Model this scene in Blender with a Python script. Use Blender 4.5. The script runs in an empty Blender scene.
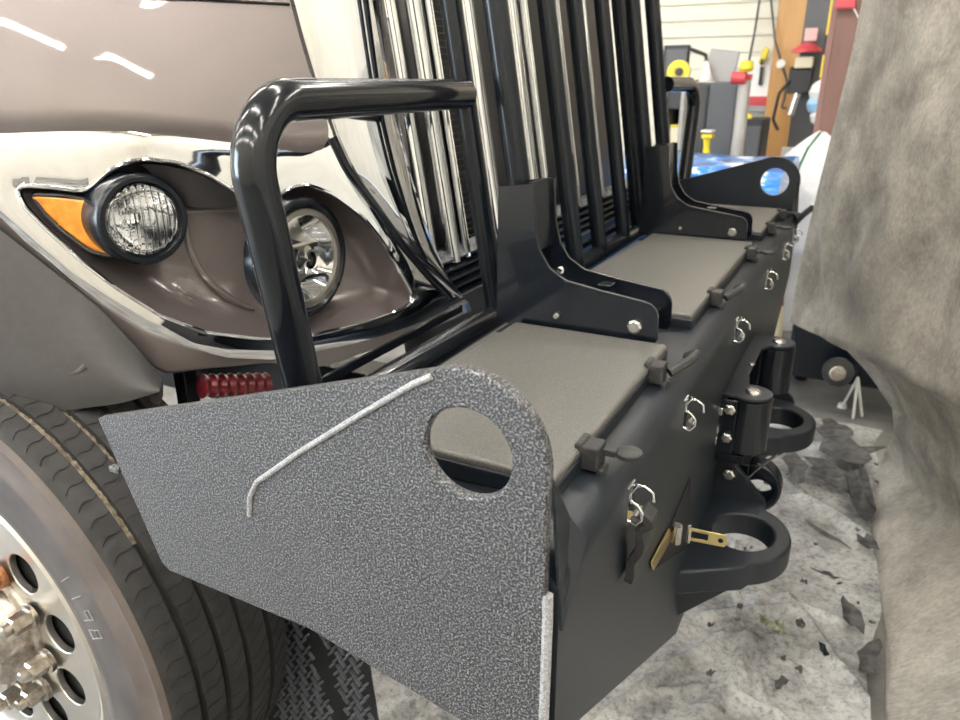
import bpy, bmesh, math, random
import numpy as np
from mathutils import Vector, Matrix, noise
random.seed(7)
SC = bpy.context.scene
COL = SC.collection

# ------------------------------------------------------------------ camera
F = 728.0
_dY = np.array([887-480., 82-360., F]); _dY /= np.linalg.norm(_dY)
_dX = -np.array([-1090-480., 91-360., F]); _dX -= _dX.dot(_dY)*_dY; _dX /= np.linalg.norm(_dX)
_dZ = np.cross(_dX, _dY)
ROT = np.stack([_dX, _dY, _dZ])          # world <- camera axes (x right, y down, z ahead)
CAM = np.array([0.1982, -0.5148, 1.3888])
cd = bpy.data.cameras.new('camera')
cam = bpy.data.objects.new('camera', cd); COL.objects.link(cam)
cd.sensor_width = 36; cd.lens = F/960*36; cd.clip_start = .02; cd.clip_end = 100
m = ROT @ np.diag([1., -1., -1.])
M4 = Matrix([[*m[i], CAM[i]] for i in range(3)] + [[0, 0, 0, 1]])
cam.matrix_world = M4
cd.dof.use_dof = True; cd.dof.focus_distance = .95; cd.dof.aperture_fstop = 7.0
SC.camera = cam

# ------------------------------------------------------------------ world, light, exposure
FLOOR_Z = -.03
CEIL_Z = 4.6
SC.view_settings.view_transform = 'Standard'
SC.view_settings.look = 'None'
SC.view_settings.gamma = 1
SC.view_settings.use_curve_mapping = False
SC.view_settings.exposure = 0.10
w = bpy.data.worlds.new('sky'); SC.world = w; w.use_nodes = True
bg = w.node_tree.nodes['Background']
bg.inputs[0].default_value = (.72, .86, 1, 1); bg.inputs[1].default_value = 2.6

def area(name, loc, rot, sx, sy, power, color):
    l = bpy.data.lights.new(name, 'AREA'); l.shape = 'RECTANGLE'; l.size = sx; l.size_y = sy
    l.energy = power; l.color = color
    o = bpy.data.objects.new(name, l); o.location = loc; o.rotation_euler = rot; COL.objects.link(o)
    return o
# daylight coming in through the open bay door behind and to the left of the camera
area('bay_door_daylight', (-6.9, -4.7, 2.1), (math.radians(90), 0, math.radians(-45)), 3.6, 3.2, 560, (.72, .86, 1))

def P(x, y, axis, val):
    """point of the world that lies on the plane axis=val and is seen at pixel x,y of the photograph"""
    r = ROT @ np.array([(x-480.)/F, (y-360.)/F, 1.])
    i = 'XYZ'.index(axis)
    return Vector(CAM + (val-CAM[i])/r[i]*r)

# ------------------------------------------------------------------ mesh helpers
class MB:
    def __init__(s): s.v = []; s.f = []
    def add(s, vs, fs):
        o = len(s.v); s.v += [tuple(v) for v in vs]; s.f += [tuple(i+o for i in f) for f in fs]; return s
    def box(s, c, d, R=None):
        c = Vector(c); h = Vector(d)/2; vs = []
        for z in (-1, 1):
            for x, y in ((-1, -1), (1, -1), (1, 1), (-1, 1)):
                p = Vector((x*h.x, y*h.y, z*h.z))
                vs.append(c + (R @ p if R else p))
        return s.add(vs, [(3,2,1,0),(4,5,6,7),(0,1,5,4),(1,2,6,5),(2,3,7,6),(3,0,4,7)])
    def frame(s, d):
        d = Vector(d).normalized(); a = Vector((0,0,1)) if abs(d.z) < .9 else Vector((1,0,0))
        u = d.cross(a).normalized(); return u, d.cross(u).normalized()
    def lathe(s, o, d, prof, n=32, cap0=False, cap1=False):
        """prof: list of (distance along d, radius)"""
        o = Vector(o); d = Vector(d).normalized(); u, v = s.frame(d); vs = []; fs = []
        for t, r in prof:
            for k in range(n):
                a = 2*math.pi*k/n; vs.append(o + d*t + (u*math.cos(a) + v*math.sin(a))*r)
        for i in range(len(prof)-1):
            for k in range(n):
                k2 = (k+1) % n; fs.append((i*n+k, i*n+k2, (i+1)*n+k2, (i+1)*n+k))
        if cap0: fs.append(tuple(range(n-1, -1, -1)))
        if cap1: fs.append(tuple((len(prof)-1)*n + k for k in range(n)))
        return s.add(vs, fs)
    def cyl(s, a, b, r, n=24, r2=None):
        a = Vector(a); b = Vector(b); L = (b-a).length
        return s.lathe(a, b-a, [(0, r), (L, r if r2 is None else r2)], n, True, True)
    def tube(s, pts, r, n=18, fillet=0, caps=True):
        pts = [Vector(p) for p in pts]
        if fillet: pts = rounded(pts, fillet)
        u = None; vs = []; fs = []
        for i, p in enumerate(pts):
            a = pts[max(0, i-1)]; b = pts[min(len(pts)-1, i+1)]; d = (b-a).normalized()
            if u is None: u, _ = s.frame(d)
            u = (u - d*u.dot(d)).normalized(); v = d.cross(u)
            for k in range(n):
                t = 2*math.pi*k/n; vs.append(p + (u*math.cos(t)+v*math.sin(t))*r)
        for i in range(len(pts)-1):
            for k in range(n):
                k2 = (k+1) % n; fs.append((i*n+k, i*n+k2, (i+1)*n+k2, (i+1)*n+k))
        if caps:
            fs.append(tuple(range(n-1, -1, -1))); fs.append(tuple((len(pts)-1)*n+k for k in range(n)))
        return s.add(vs, fs)
    def prism(s, loop, vec):
        loop = [Vector(p) for p in loop]; vec = Vector(vec); n = len(loop)
        return s.add(loop + [p+vec for p in loop],
                     [tuple(range(n-1, -1, -1)), tuple(range(n, 2*n))] + [(i, (i+1) % n, n+(i+1) % n, n+i) for i in range(n)])
    def grid(s, rows, close=False):
        n = len(rows[0]); vs = [p for r in rows for p in r]; fs = []
        for i in range(len(rows)-1):
            for k in range(n if close else n-1):
                k2 = (k+1) % n; fs.append((i*n+k, i*n+k2, (i+1)*n+k2, (i+1)*n+k))
        return s.add(vs, fs)
    def build(s, name, mat, parent=None, loc=None, smooth=30, bevel=0, solid=0, seg=2, fixn=True):
        """one mesh object; vertices are given in world space, loc becomes the origin"""
        base = Vector(loc) if loc is not None else (wloc(parent) if parent else Vector((0, 0, 0)))
        me = bpy.data.meshes.new(name)
        me.from_pydata([tuple(Vector(v)-base) for v in s.v], [], s.f)
        if fixn:
            b = bmesh.new(); b.from_mesh(me); bmesh.ops.recalc_face_normals(b, faces=b.faces); b.to_mesh(me); b.free()
        me.materials.append(mat)
        o = bpy.data.objects.new(name, me); COL.objects.link(o)
        if parent:
            o.parent = parent; o.location = base - wloc(parent)
        else: o.location = base
        if solid:
            md = o.modifiers.new('solid', 'SOLIDIFY'); md.thickness = solid; md.offset = -1
        if bevel:
            md = o.modifiers.new('bevel', 'BEVEL'); md.width = bevel; md.segments = seg; md.limit_method = 'ANGLE'; md.angle_limit = math.radians(35); md.harden_normals = bool(smooth)
        if smooth:
            me.shade_smooth() if hasattr(me, 'shade_smooth') else None
            for p in me.polygons: p.use_smooth = True
            me.set_sharp_from_angle(angle=math.radians(smooth))
        return o

def wloc(o):
    v = Vector((0, 0, 0))
    while o: v += o.location; o = o.parent
    return v
def rounded(pts, rad, n=9):
    out = [pts[0]]
    for i in range(1, len(pts)-1):
        a, p, b = pts[i-1], pts[i], pts[i+1]
        da = (a-p).normalized(); db = (b-p).normalized(); ang = da.angle(db)
        t = min(rad/math.tan(ang/2), (a-p).length*.49, (b-p).length*.49)
        r = t*math.tan(ang/2); c = p + (da+db).normalized()*(r/math.sin(ang/2))
        s0 = p+da*t-c; s1 = p+db*t-c
        for k in range(n+1):
            q = s0.lerp(s1, k/n).normalized()*r; out.append(c+q)
    out.append(pts[-1]); return out
def holed(outer, hole, vec):
    """plate with one hole: outer and hole are loops of world points in one plane"""
    o = [Vector(p) for p in outer]; h = [Vector(p) for p in hole]; vec = Vector(vec); n = vec.normalized()
    def area_(l): return sum(((l[k]-l[0]).cross(l[(k+1) % len(l)]-l[0])).dot(n) for k in range(len(l)))
    if area_(o) < 0: o.reverse()
    if area_(h) < 0: h.reverse()
    c = sum(h, Vector())/len(h); N = len(o); K = len(h)
    def link(k):                             # outer vertex that best continues the spoke through hole vertex k
        d = (h[k]-c).normalized()
        return max(range(N), key=lambda i_: (o[i_]-c).normalized().dot(d))
    k0, k1 = 0, K//2; i0, i1 = link(k0), link(k1)
    def span(a, b, n_):
        r = [a]
        while a != b: a = (a+1) % n_; r.append(a)
        return r
    V = o+h+[p+vec for p in o]+[p+vec for p in h]; T = N+K; fs = []
    for a, b, ka, kb in ((i0, i1, k0, k1), (i1, i0, k1, k0)):
        f = span(a, b, N)+[N+x for x in span(ka, kb, K)][::-1]
        fs.append(tuple(f[::-1])); fs.append(tuple(x+T for x in f))
    for k in range(N): k2 = (k+1) % N; fs.append((k, k2, k2+T, k+T))
    for k in range(K): k2 = (k+1) % K; fs.append((N+k2, N+k, N+k+T, N+k2+T))
    return MB().add(V, fs)

def thing(name, label, cat, loc=(0, 0, 0), group=None):
    o = bpy.data.objects.new(name, None); COL.objects.link(o); o.location = loc; o.empty_display_size = .1
    return tag(o, label, cat, group)
def tag(o, label, cat, group=None):
    o['label'] = label; o['category'] = cat
    if group: o['group'] = group
    return o
def struct(o): o['kind'] = 'structure'; return o
def part_copy(o, dloc):
    """a copy of a part with its sub-parts, shifted"""
    c = o.copy(); COL.objects.link(c); c.location = o.location + Vector(dloc)
    for ch in o.children:
        k = ch.copy(); COL.objects.link(k); k.parent = c
    return c

# ------------------------------------------------------------------ materials
def mat(name, color, rough=.5, metal=0., coat=0., trans=0., ior=1.45, emit=None, espec=.5):
    ma = bpy.data.materials.new(name); ma.use_nodes = True
    b = ma.node_tree.nodes['Principled BSDF']; i = b.inputs
    i['Base Color'].default_value = (*color, 1); i['Roughness'].default_value = rough; i['Metallic'].default_value = metal
    i['Coat Weight'].default_value = coat; i['Coat Roughness'].default_value = .03
    i['Transmission Weight'].default_value = trans; i['IOR'].default_value = ior
    i['Specular IOR Level'].default_value = espec
    if emit: i['Emission Color'].default_value = (*emit[:3], 1); i['Emission Strength'].default_value = emit[3]
    return ma
def nodes(ma): return ma.node_tree.nodes, ma.node_tree.links, ma.node_tree.nodes['Principled BSDF']
def noise_tex(ma, scale, detail=2, rough=.5, vec=None, stretch=None):
    n, l, b = nodes(ma); t = n.new('ShaderNodeTexNoise'); t.inputs['Scale'].default_value = scale
    t.inputs['Detail'].default_value = detail; t.inputs['Roughness'].default_value = rough
    tc = n.new('ShaderNodeTexCoord')
    if stretch:
        mp = n.new('ShaderNodeMapping'); mp.inputs['Scale'].default_value = stretch
        l.new(tc.outputs['Object'], mp.inputs['Vector']); l.new(mp.outputs[0], t.inputs['Vector'])
    else: l.new(tc.outputs['Object'], t.inputs['Vector'])
    return t.outputs['Fac']
def ramp(ma, fac, stops):
    n, l, b = nodes(ma); r = n.new('ShaderNodeValToRGB'); e = r.color_ramp.elements
    while len(e) < len(stops): e.new(.5)
    for k, (p, c) in enumerate(stops): e[k].position = p; e[k].color = (*c, 1)
    l.new(fac, r.inputs[0]); return r.outputs[0]
def to(ma, sock, name): ma.node_tree.links.new(sock, nodes(ma)[2].inputs[name])
def bump(ma, fac, strength, dist):
    n, l, b = nodes(ma); k = n.new('ShaderNodeBump'); k.inputs['Strength'].default_value = strength; k.inputs['Distance'].default_value = dist
    l.new(fac, k.inputs['Height']); prev = b.inputs['Normal'].links
    if prev: l.new(prev[0].from_socket, k.inputs['Normal'])
    l.new(k.outputs[0], b.inputs['Normal'])
def grained(name, dark, light, scale, strength, dist, rough, lo=.38, hi=.62, sp=.5):
    ma = mat(name, dark, rough, espec=sp); f = noise_tex(ma, scale, 2, .6)
    to(ma, ramp(ma, f, [(lo, dark), (hi, light)]), 'Base Color'); bump(ma, f, strength, dist); return ma
def varied(name, a, b_, scale, rough, metal=0, coat=0, detail=5, lo=.35, hi=.65, bmp=0, stretch=None):
    ma = mat(name, a, rough, metal, coat); f = noise_tex(ma, scale, detail, .6, stretch=stretch)
    to(ma, ramp(ma, f, [(lo, a), (hi, b_)]), 'Base Color')
    if bmp: bump(ma, f, .5, bmp)
    return ma

SPECKLE = grained('speckled_bedliner', (.008, .0085, .0105), (.235, .24, .255), 440, 1.0, .0024, .30, .49, .62, sp=1.0)
LINER = grained('fine_bedliner', (.060, .058, .053), (.125, .119, .106), 620, .5, .0006, .42, sp=1.0)
SATIN = grained('satin_black_powder', (.0055, .0085, .0130), (.009, .0130, .0190), 700, .35, .0004, .40, sp=.6)
GLOSS = mat('gloss_black_paint', (.0055, .0072, .0105), .17, 0, .25)
SEMI = mat('semi_gloss_black', (.0045, .0068, .0105), .24, 0, .0, espec=.42)
RUBBERY = grained('black_rubber', (.020, .020, .021), (.035, .034, .034), 300, .4, .0006, .55)
CHROME = mat('chrome', (.80, .81, .83), .035, 1)
STEEL = mat('zinc_plated_steel', (.62, .61, .58), .25, 1)
GOLD = mat('yellow_zinc', (.75, .60, .28), .28, 1)
PAINT = varied('taupe_metallic_paint', (.20, .170, .165), (.215, .185, .178), 900, .38, .4, 1, 2)
FLARE = varied('grey_plastic', (.048, .046, .046), (.056, .053, .053), 60, .38)
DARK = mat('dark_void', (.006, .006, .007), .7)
MESH = mat('black_mesh_plastic', (.010, .010, .011), .45)
ALU = varied('brushed_aluminium', (.66, .63, .58), (.74, .71, .66), 14, .33, 1, 0, 4, .3, .7, 0)
NUT = varied('worn_lug_steel', (.36, .31, .26), (.60, .57, .52), 90, .30, 1)
RUST = varied('rusty_steel', (.30, .10, .03), (.45, .22, .10), 120, .6, .3)
TIRE = varied('tyre_rubber', (.020, .0195, .020), (.036, .035, .035), 40, .7, 0, 0, 5, .3, .7, .0006)
TIRESIDE = varied('tyre_sidewall_rubber', (.055, .050, .050), (.12, .105, .10), 9, .42, 0, 0, 6, .3, .75)
MUD = varied('dried_mud', (.10, .085, .062), (.28, .235, .17), 60, .9, 0, 0, 5, .4, .6, .002)
RED = mat('red_plastic', (.15, .010, .016), .3, 0, .3)
GLASS = mat('clear_glass', (1, 1, 1), .02, 0, 0, 1, 1.45)
AMBER = varied('amber_lens', (.72, .24, .018), (.90, .36, .05), 45, .18, 0, 1, 3)

# ------------------------------------------------------------------ setting
mb = MB(); mb.grid([[(x, y, FLOOR_Z) for x in np.linspace(-9, 4, 8)] for y in np.linspace(-6, 7.2, 8)])
CONC = varied('dirty_concrete', (.09, .088, .085), (.30, .29, .27), 2.2, .6, 0, 0, 8, .35, .7)
floor = struct(mb.build('floor', CONC, smooth=0))

WALLP = varied('cream_painted_siding', (.62, .58, .48), (.68, .64, .53), 3, .6)
WALLW = varied('cream_painted_wall', (.60, .57, .50), (.68, .65, .57), 1.5, .6)
wb = struct(MB().box((-2.5, 7.15, CEIL_Z/2), (13, .1, CEIL_Z+.1)).build('wall_back', WALLW, smooth=0))
proto = None; H = .14
for k in range(33):
    zc = FLOOR_Z + H*(k+.5)
    if proto is None:
        q = MB(); a = (-9, 7.09, zc-H/2+.004); 
        q.prism([(-9, 7.1, zc-H/2+.003), (-9, 7.066, zc-H/2+.003), (-9, 7.083, zc+H/2-.003), (-9, 7.1, zc+H/2-.003)], (13, 0, 0))
        proto = q.build('siding_board', WALLP, wb, loc=(-2.5, 7.09, zc), smooth=0)
    else:
        c = proto.copy(); COL.objects.link(c); c.location = proto.location + Vector((0, 0, H*k))
struct(MB().box((-9.05, .6, CEIL_Z/2), (.1, 13.3, CEIL_Z)).build('wall_left', WALLW, smooth=0))
struct(MB().box((4.05, .6, CEIL_Z/2), (.1, 13.3, CEIL_Z)).build('wall_right', WALLW, smooth=0))
# the wall behind the camera has the open bay door
q = MB(); q.box((-8.9, -5.05, CEIL_Z/2), (.3, .1, CEIL_Z)); q.box((-.45, -5.05, CEIL_Z/2), (9.0, .1, CEIL_Z)); q.box((-6.85, -5.05, 4.2), (3.9, .1, .8))
struct(q.build('wall_front', WALLW, smooth=0))
CEILM = varied('white_ceiling_deck', (.70, .68, .62), (.76, .74, .68), 2, .7)
ceil = struct(MB().box((-2.5, .9, CEIL_Z+.08), (13.2, 13, .1)).build('ceiling', CEILM, smooth=0))
JOIST = mat('painted_ceiling_joist', (.42, .40, .36), .7)
q = MB().box((-8.6, 1.0, CEIL_Z-.06), (.05, 12, .22)); proto = q.build('joist', JOIST, ceil, loc=(-8.6, 1.0, CEIL_Z-.06), smooth=0)
for k in range(1, 28):
    c = proto.copy(); COL.objects.link(c); c.location = proto.location + Vector((.46*k, 0, 0))
TUBEL = mat('lit_fluorescent_tube', (1, 1, 1), .5, emit=(1, .95, .88, 52))
HOUS = mat('white_enamel', (.8, .8, .78), .4)
first = None
for i, x in enumerate((-6.6, -3.6, -.6, 2.4)):
    for k, y in enumerate((-3.9, -2.3, -.7, 1.5, 4.5)):
        if first is None:
            r = thing('ceiling_light', 'white twin-tube strip light hung under the ceiling joists', 'ceiling light', (x, y, CEIL_Z-.25), 'twin-tube ceiling lights')
            MB().box((x, y, CEIL_Z-.21), (2.4, .22, .06)).build('housing', HOUS, r, smooth=0)
            for d in (-.06, .06): MB().cyl((x-1.18, y+d, CEIL_Z-.27), (x+1.18, y+d, CEIL_Z-.27), .02, 10).build('tube', TUBEL, r)
            first = r
        else:
            r = first.copy(); COL.objects.link(r); r.location = (x, y, CEIL_Z-.25)
            for ch in first.children:
                c = ch.copy(); COL.objects.link(c); c.parent = r

# ================================================================== BUMPER
L = 2.2
bump_root = thing('bumper', 'wide black bed-lined truck bumper with storage lids and holed end plates', 'bumper', (-.15, 1.1, .37))
HC = (-.086, 1.074); HR = .045
def plate_outline(y):
    pts = [(-.006, .74), (-.006, 1.06)]
    for k in range(15):                       # rounded nose over the hole
        a = math.radians(0 + 98*k/14); pts.append((HC[0]-.002+.083*math.cos(a), HC[1]+.083*math.sin(a)))
    pts += [(-.62, .995), (-.616, .985), (-.547, .80), (-.535, .792), (-.30, .79), (-.03, .735)]
    return [Vector((x, y, z)) for x, z in pts]
def hole_loop(y, r=HR, n=40): return [Vector((HC[0]+r*math.cos(2*math.pi*k/n), y, HC[1]+r*math.sin(2*math.pi*k/n))) for k in range(n)]
for y0, dy in ((0, .014), (L, -.014)):
    ep = holed(plate_outline(y0), hole_loop(y0), (0, dy, 0)).build('end_plate', SPECKLE if y0 == 0 else SATIN, bump_root, bevel=.0035, smooth=40)
    # raised weld bead on the outer face and down the front edge
    if y0 == 0:
        s = -1
        path = [P(250, 515, 'Y', 0), P(250, 497, 'Y', 0), P(257, 482, 'Y', 0), P(300, 452, 'Y', 0), P(360, 415, 'Y', 0), P(415, 383, 'Y', 0), P(432, 376, 'Y', 0)]
        tb_ = P(114, 468, 'Y', .007); MB().box(tb_+Vector((.004, 0, 0)), (.018, .010, .008)).build('weld_tab', SPECKLE, ep, bevel=.002)
        BEAD = grained('light_scuffed_coating', (.22, .22, .23), (.42, .42, .42), 400, .5, .001, .5)
        q = MB().tube(rounded([p+Vector((0, -.0005, 0)) for p in path], .02), .0032, 8); q.build('raised_bead', BEAD, ep)
        q = MB().tube([(-.004, .004, .745), (-.0035, .004, .85), (-.0035, .004, .925), (-.0045, .005, .945)], .0055, 8); q.build('edge_weld', BEAD, ep)

# box body: front face with bottom cut up towards both ends, rolled top edge, deck, rear wall
FX = .004
prof = [(-.36, .955), (-.05, .972), (-.034, .970)]
for k in range(8):
    a = math.radians(90 - 90*(k+1)/8); prof.append((FX-.036+.036*math.cos(a), .934+.036*math.sin(a)))
def bottom(y):
    d = min(y, L-y); return max(.372, .765-.575*d)
ys = [.014, .05, .12, .2, .3, .4, .5, .6, .684, .80, 1.1, 1.40, 1.516, 1.6, 1.7, 1.8, 1.9, 2.0, 2.08, 2.15, L-.014]
rows = []
for y in ys:
    zb = bottom(y); rows.append([Vector((-.36, y, max(zb+.05, .80)))] + [Vector((x, y, z)) for x, z in prof] + [Vector((FX, y, .85)), Vector((FX, y, max(zb, .60))), Vector((FX, y, zb)), Vector((FX-.02, y, zb-.004)), Vector((-.16, y, zb+.03))])
q = MB().grid(rows, False)
n = len(rows[0])
q.f.append(tuple(range(n))); q.f.append(tuple((len(rows)-1)*n+k for k in range(n-1, -1, -1)))
for i in range(len(rows)-1): q.f.append((i*n+n-1, i*n, (i+1)*n, (i+1)*n+n-1))
q.build('box_body', SATIN, bump_root, smooth=45)
# corner gussets between end plates and front face
for s in (0, 1):
    f_ = (lambda y: y) if s == 0 else (lambda y: L-y)
    q = MB().add([(-.02, f_(.012), 1.085), (-.012, f_(.07), .99), (FX+.001, f_(.075), .965), (FX+.001, f_(.014), .90), (-.008, f_(.012), 1.06)], [(0, 1, 4), (1, 2, 3, 4)])
    q.build('gusset', SATIN, bump_root, solid=.003, smooth=0)
# step seam strip on the face, and the dark open pocket beside the gold latch
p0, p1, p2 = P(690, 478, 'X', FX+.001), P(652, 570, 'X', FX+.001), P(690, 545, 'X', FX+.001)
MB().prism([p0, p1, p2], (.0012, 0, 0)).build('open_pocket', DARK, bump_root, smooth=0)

def lid(y0, y1):
    x0, x1, z0, z1 = -.312, -.044, .966, 1.0
    q = MB(); q.box(((x0+x1)/2, (y0+y1)/2, z1-.007), (x1-x0, y1-y0, .014))
    o = q.build('lid', LINER, bump_root, bevel=.006, seg=3, smooth=50)
    MB().box(((x0+x1)/2+.0005, (y0+y1)/2, (z0+z1-.010)/2), (x1-x0+.002, y1-y0+.002, z1-z0-.010)).build('lid_skirt', SATIN, o, bevel=.004, seg=2, smooth=50)  # skirt darker than the lid top: shade on the sides put into the colour
    # return flange behind the lid (rear hinge strip)
    MB().box((x0-.022, (y0+y1)/2, .972), (.034, (y1-y0)*.98, .010)).build('hinge_strip', LINER, o, bevel=.002)
    return o
for a, b in ((.118, .592), (.772, 1.492), (1.655, 2.10)): lid(a, b)

# rubber draw latches: catch block on the lid edge, paddle, steel hook plate and strap on the face
def latch(y, hanging, paddle_up):
    o = Vector((-.042, y, .985))
    q = MB(); q.box((-.034, y, .988), (.022, .030, .030)); q.box((-.047, y, 1.0), (.010, .034, .012)); q.box((-.022, y, .966), (.010, .024, .022))
    c = q.build('latch', RUBBERY, bump_root, loc=o, bevel=.003, smooth=40)
    if paddle_up:      # loop lever lying on the edge
        q = MB().tube(rounded([Vector((-.018, y+.006, .988)), Vector((0.004, y+.03, 1.002)), Vector((.006, y+.075, 1.0)), Vector((-.012, y+.095, .985))], .02), .0075, 8)
        q.build('lever_loop', RUBBERY, c)
    else:
        q = MB(); q.box((-.018, y+.010, .992), (.020, .016, .008))
        q.lathe((.004, y+.016, .990), (0, 0, 1), [(-.004, .012), (-.003, .0155), (.003, .0155), (.0045, .012), (.005, 0)], 20)
        q.build('paddle', RUBBERY, c, bevel=.001)
    # steel keeper: plate with a curled hook and pin
    yk = y+.034; x = FX+.001; zc = .916
    q = MB(); q.box((x, yk, zc), (.003, .026, .050))
    q.tube([(x+.001, yk-.010, zc-.02), (x+.012, yk-.010, zc-.022), (x+.018, yk-.010, zc-.014), (x+.018, yk-.010, zc-.004), (x+.012, yk-.010, zc+.004), (x+.003, yk-.010, zc+.008), (x+.002, yk-.010, zc+.018), (x+.010, yk-.010, zc+.032)], .0022, 8)
    q.tube([(x+.001, yk+.010, zc+.018), (x+.014, yk+.010, zc+.020), (x+.024, yk+.010, zc+.014), (x+.026, yk+.010, zc+.002)], .0020, 8)
    q.cyl((x+.010, yk-.014, zc-.012), (x+.010, yk+.012, zc-.012), .0045, 12)
    q.build('steel_keeper', CHROME, c, smooth=50)
    if hanging:
        q = MB(); pts = [(.012, .912), (.024, .903), (.026, .893), (.014, .882), (.018, .868), (.016, .852), (.008, .836), (.009, .818), (.006, .806)]
        lo = [Vector((x+a+.006, yk-.010, z)) for a, z in pts]; hi = [p+Vector((0, .030, 0)) for p in lo]
        q.grid([lo, hi]); q.build('hanging_strap', RUBBERY, c, solid=.011, bevel=.0015, smooth=40)
    return c
latch(.208, True, False); latch(.495, False, True); latch(.945, False, True); latch(1.40, False, False); latch(1.78, False, False); latch(2.05, False, False)

# tow eyes: thick horizontal plates with an oval opening
def tow_eye(yc, z):
    out = [(-.0, -.20), (.05, -.165), (.115, -.125)]
    for k in range(13):
        a = math.radians(-62+124*k/12); out.append((.072+.112*math.cos(a), .118*math.sin(a)))
    out += [(.115, .125), (.05, .15), (.0, .17)]
    hole = [(.083+.058*math.cos(2*math.pi*k/28), .066*math.sin(2*math.pi*k/28)) for k in range(28)]
    q = holed([Vector((x+FX-.01, yc+y, z)) for x, y in out], [Vector((x+FX, yc+y, z)) for x, y in hole], (0, 0, -.052))
    t = q.build('tow_eye', SATIN, bump_root, bevel=.006, smooth=40)
    MB().prism([(FX-.005, yc-.16, z-.02), (.085, yc-.14, z-.03), (.085, yc-.14, z-.05), (FX-.005, yc-.16, z-.13)], (0, .016, 0)).build('lower_web', SATIN, t, bevel=.003)
    q = MB().prism([(FX, yc+.125, z+.118), (FX, yc+.125, z-.01), (.115, yc+.125, z-.01), (.108, yc+.125, z+.008)], (0, .014, 0)); q.build('gusset_web', SATIN, t, bevel=.002)
tow_eye(.835, .545); tow_eye(1.40, .56)

# roller fairlead in the middle of the face
q = MB(); zt = .797
for yc, xo in ((.955, .054), (1.31, .062)):
    q.lathe((xo, yc, zt-.006), (0, 0, 1), [(0, .042), (.006, .042)], 28, True, True)
    q.box(((xo+FX)/2, yc, zt-.003), (xo-FX, .07, .006))
q.prism([(FX, .93, zt-.006), (.050, .96, zt-.006), (.034, 1.06, zt-.006), (.036, 1.24, zt-.006), (.075, 1.31, zt-.006), (FX, 1.36, zt-.006)], (0, 0, .006))
fl = q.build('roller_bracket', SATIN, bump_root, bevel=.001, smooth=40)
for yc, xo in ((.955, .054), (1.31, .062)):
    MB().lathe((xo, yc, zt-.125), (0, 0, 1), [(0, .034), (.002, .044), (.116, .044), (.120, .034)], 28, True, True).build('roller', GLOSS, fl)
    MB().lathe((xo+.004, yc, zt), (0, 0, 1), [(0, .017), (.003, .016), (.006, .012), (.0065, 0)], 20, True, False).build('roller_bolt', STEEL, fl)
    q = MB().box((.020, yc-.046, zt-.066), (.034, .008, .120)); q.build('side_cheek', SEMI, fl, bevel=.002)
MB().lathe((.030, 1.12, zt), (0, 0, 1), [(0, .008), (.003, .007), (.0035, 0)], 14).build('rivet', STEEL, fl)
MB().box((.03, .955, zt-.14), (.06, .08, .02)).build('lower_plate', SEMI, fl, bevel=.002)
for dz, dx in ((-.018, .006), (-.06, .002), (-.085, .001)):
    MB().box((dx-.002, .903, zt+dz-.012), (.014, .016, .017)).build('bolt_nut', STEEL, fl, bevel=.002)
yc0 = .955
for dz in (-.012, -.075):
    MB().lathe((.024, yc0-.050, zt+dz-.012), (0, -1, 0), [(0, .0115), (.007, .0115), (.009, .008), (.0095, 0)], 6, True).build('hex_bolt', STEEL, fl, smooth=20)
# centre towing ring with a pin clip
q = MB(); yr = 1.0; c = Vector((.086, yr, .555))
out = [c + Vector((.052*math.cos(2*math.pi*k/30), 0, .060*math.sin(2*math.pi*k/30))) for k in range(30)]
hol = [c + Vector((.006+.026*math.cos(2*math.pi*k/30), 0, -.002+.022*math.sin(2*math.pi*k/30))) for k in range(30)]
ring = holed(out, hol, (0, .045, 0)).build('towing_ring', SEMI, bump_root, bevel=.008, smooth=45, seg=3)
MB().box((.03, yr+.03, .56), (.075, .07, .10)).build('ring_mount', SEMI, ring, bevel=.004)
a = P(748, 478, 'Y', .97); b = P(775, 457, 'Y', .97); c2 = P(778, 453, 'Y', .97)
MB().tube([a, a.lerp(b, .5)+Vector((0, 0, .004)), b, c2, P(766, 462, 'Y', .97)], .0022, 8).build('pin_clip', STEEL, ring)
MB().lathe(P(729, 474, 'Y', .95), (0, -1, 0), [(-.01, .013), (.006, .013), (.008, .009), (.0085, 0)], 6, True).build('mount_bolt', STEEL, ring, smooth=20)

# yellow zinc hasp on the face
gx = FX+.002
a, b_, c3, d_ = P(668, 528, 'X', gx), P(672, 536, 'X', gx), P(652, 570, 'X', gx), P(650, 562, 'X', gx)
hp = MB().prism([a, b_, c3, d_], (.003, 0, 0)).build('hasp_plate', GOLD, bump_root, smooth=0, bevel=.001)
k0 = P(677, 534, 'X', gx+.012)
MB().cyl(k0+Vector((0, 0, -.016)), k0+Vector((0, 0, .016)), .008, 12).build('hasp_hinge', STEEL, hp)
h0, h1 = P(688, 534, 'Y', k0.y), P(727, 542, 'Y', k0.y)
dv = (h1-h0); up = Vector((0, 0, .0115))
outl = [h0-up, h1-up*.9+dv*-.05, h1-up*.4, h1+up*.4, h1+up*.9+dv*-.05, h0+up]
hl = [h0+dv*.08-up*.55, h0+dv*.52-up*.55, h0+dv*.52+up*.55, h0+dv*.08+up*.55]
ha = holed(outl, hl, (0, .0025, 0)).build('hasp_arm', GOLD, hp, smooth=0)
MB().lathe(h0+dv*.84+Vector((0, -.0006, 0)), (0, 1, 0), [(0, .004), (.001, .004)], 16, True, True).build('hasp_hole', DARK, hp)
MB().cyl(h0+dv*.02+up*1.3, h0+dv*.02-up*1.3, .0032, 10).build('hasp_pin', STEEL, hp)

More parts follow.
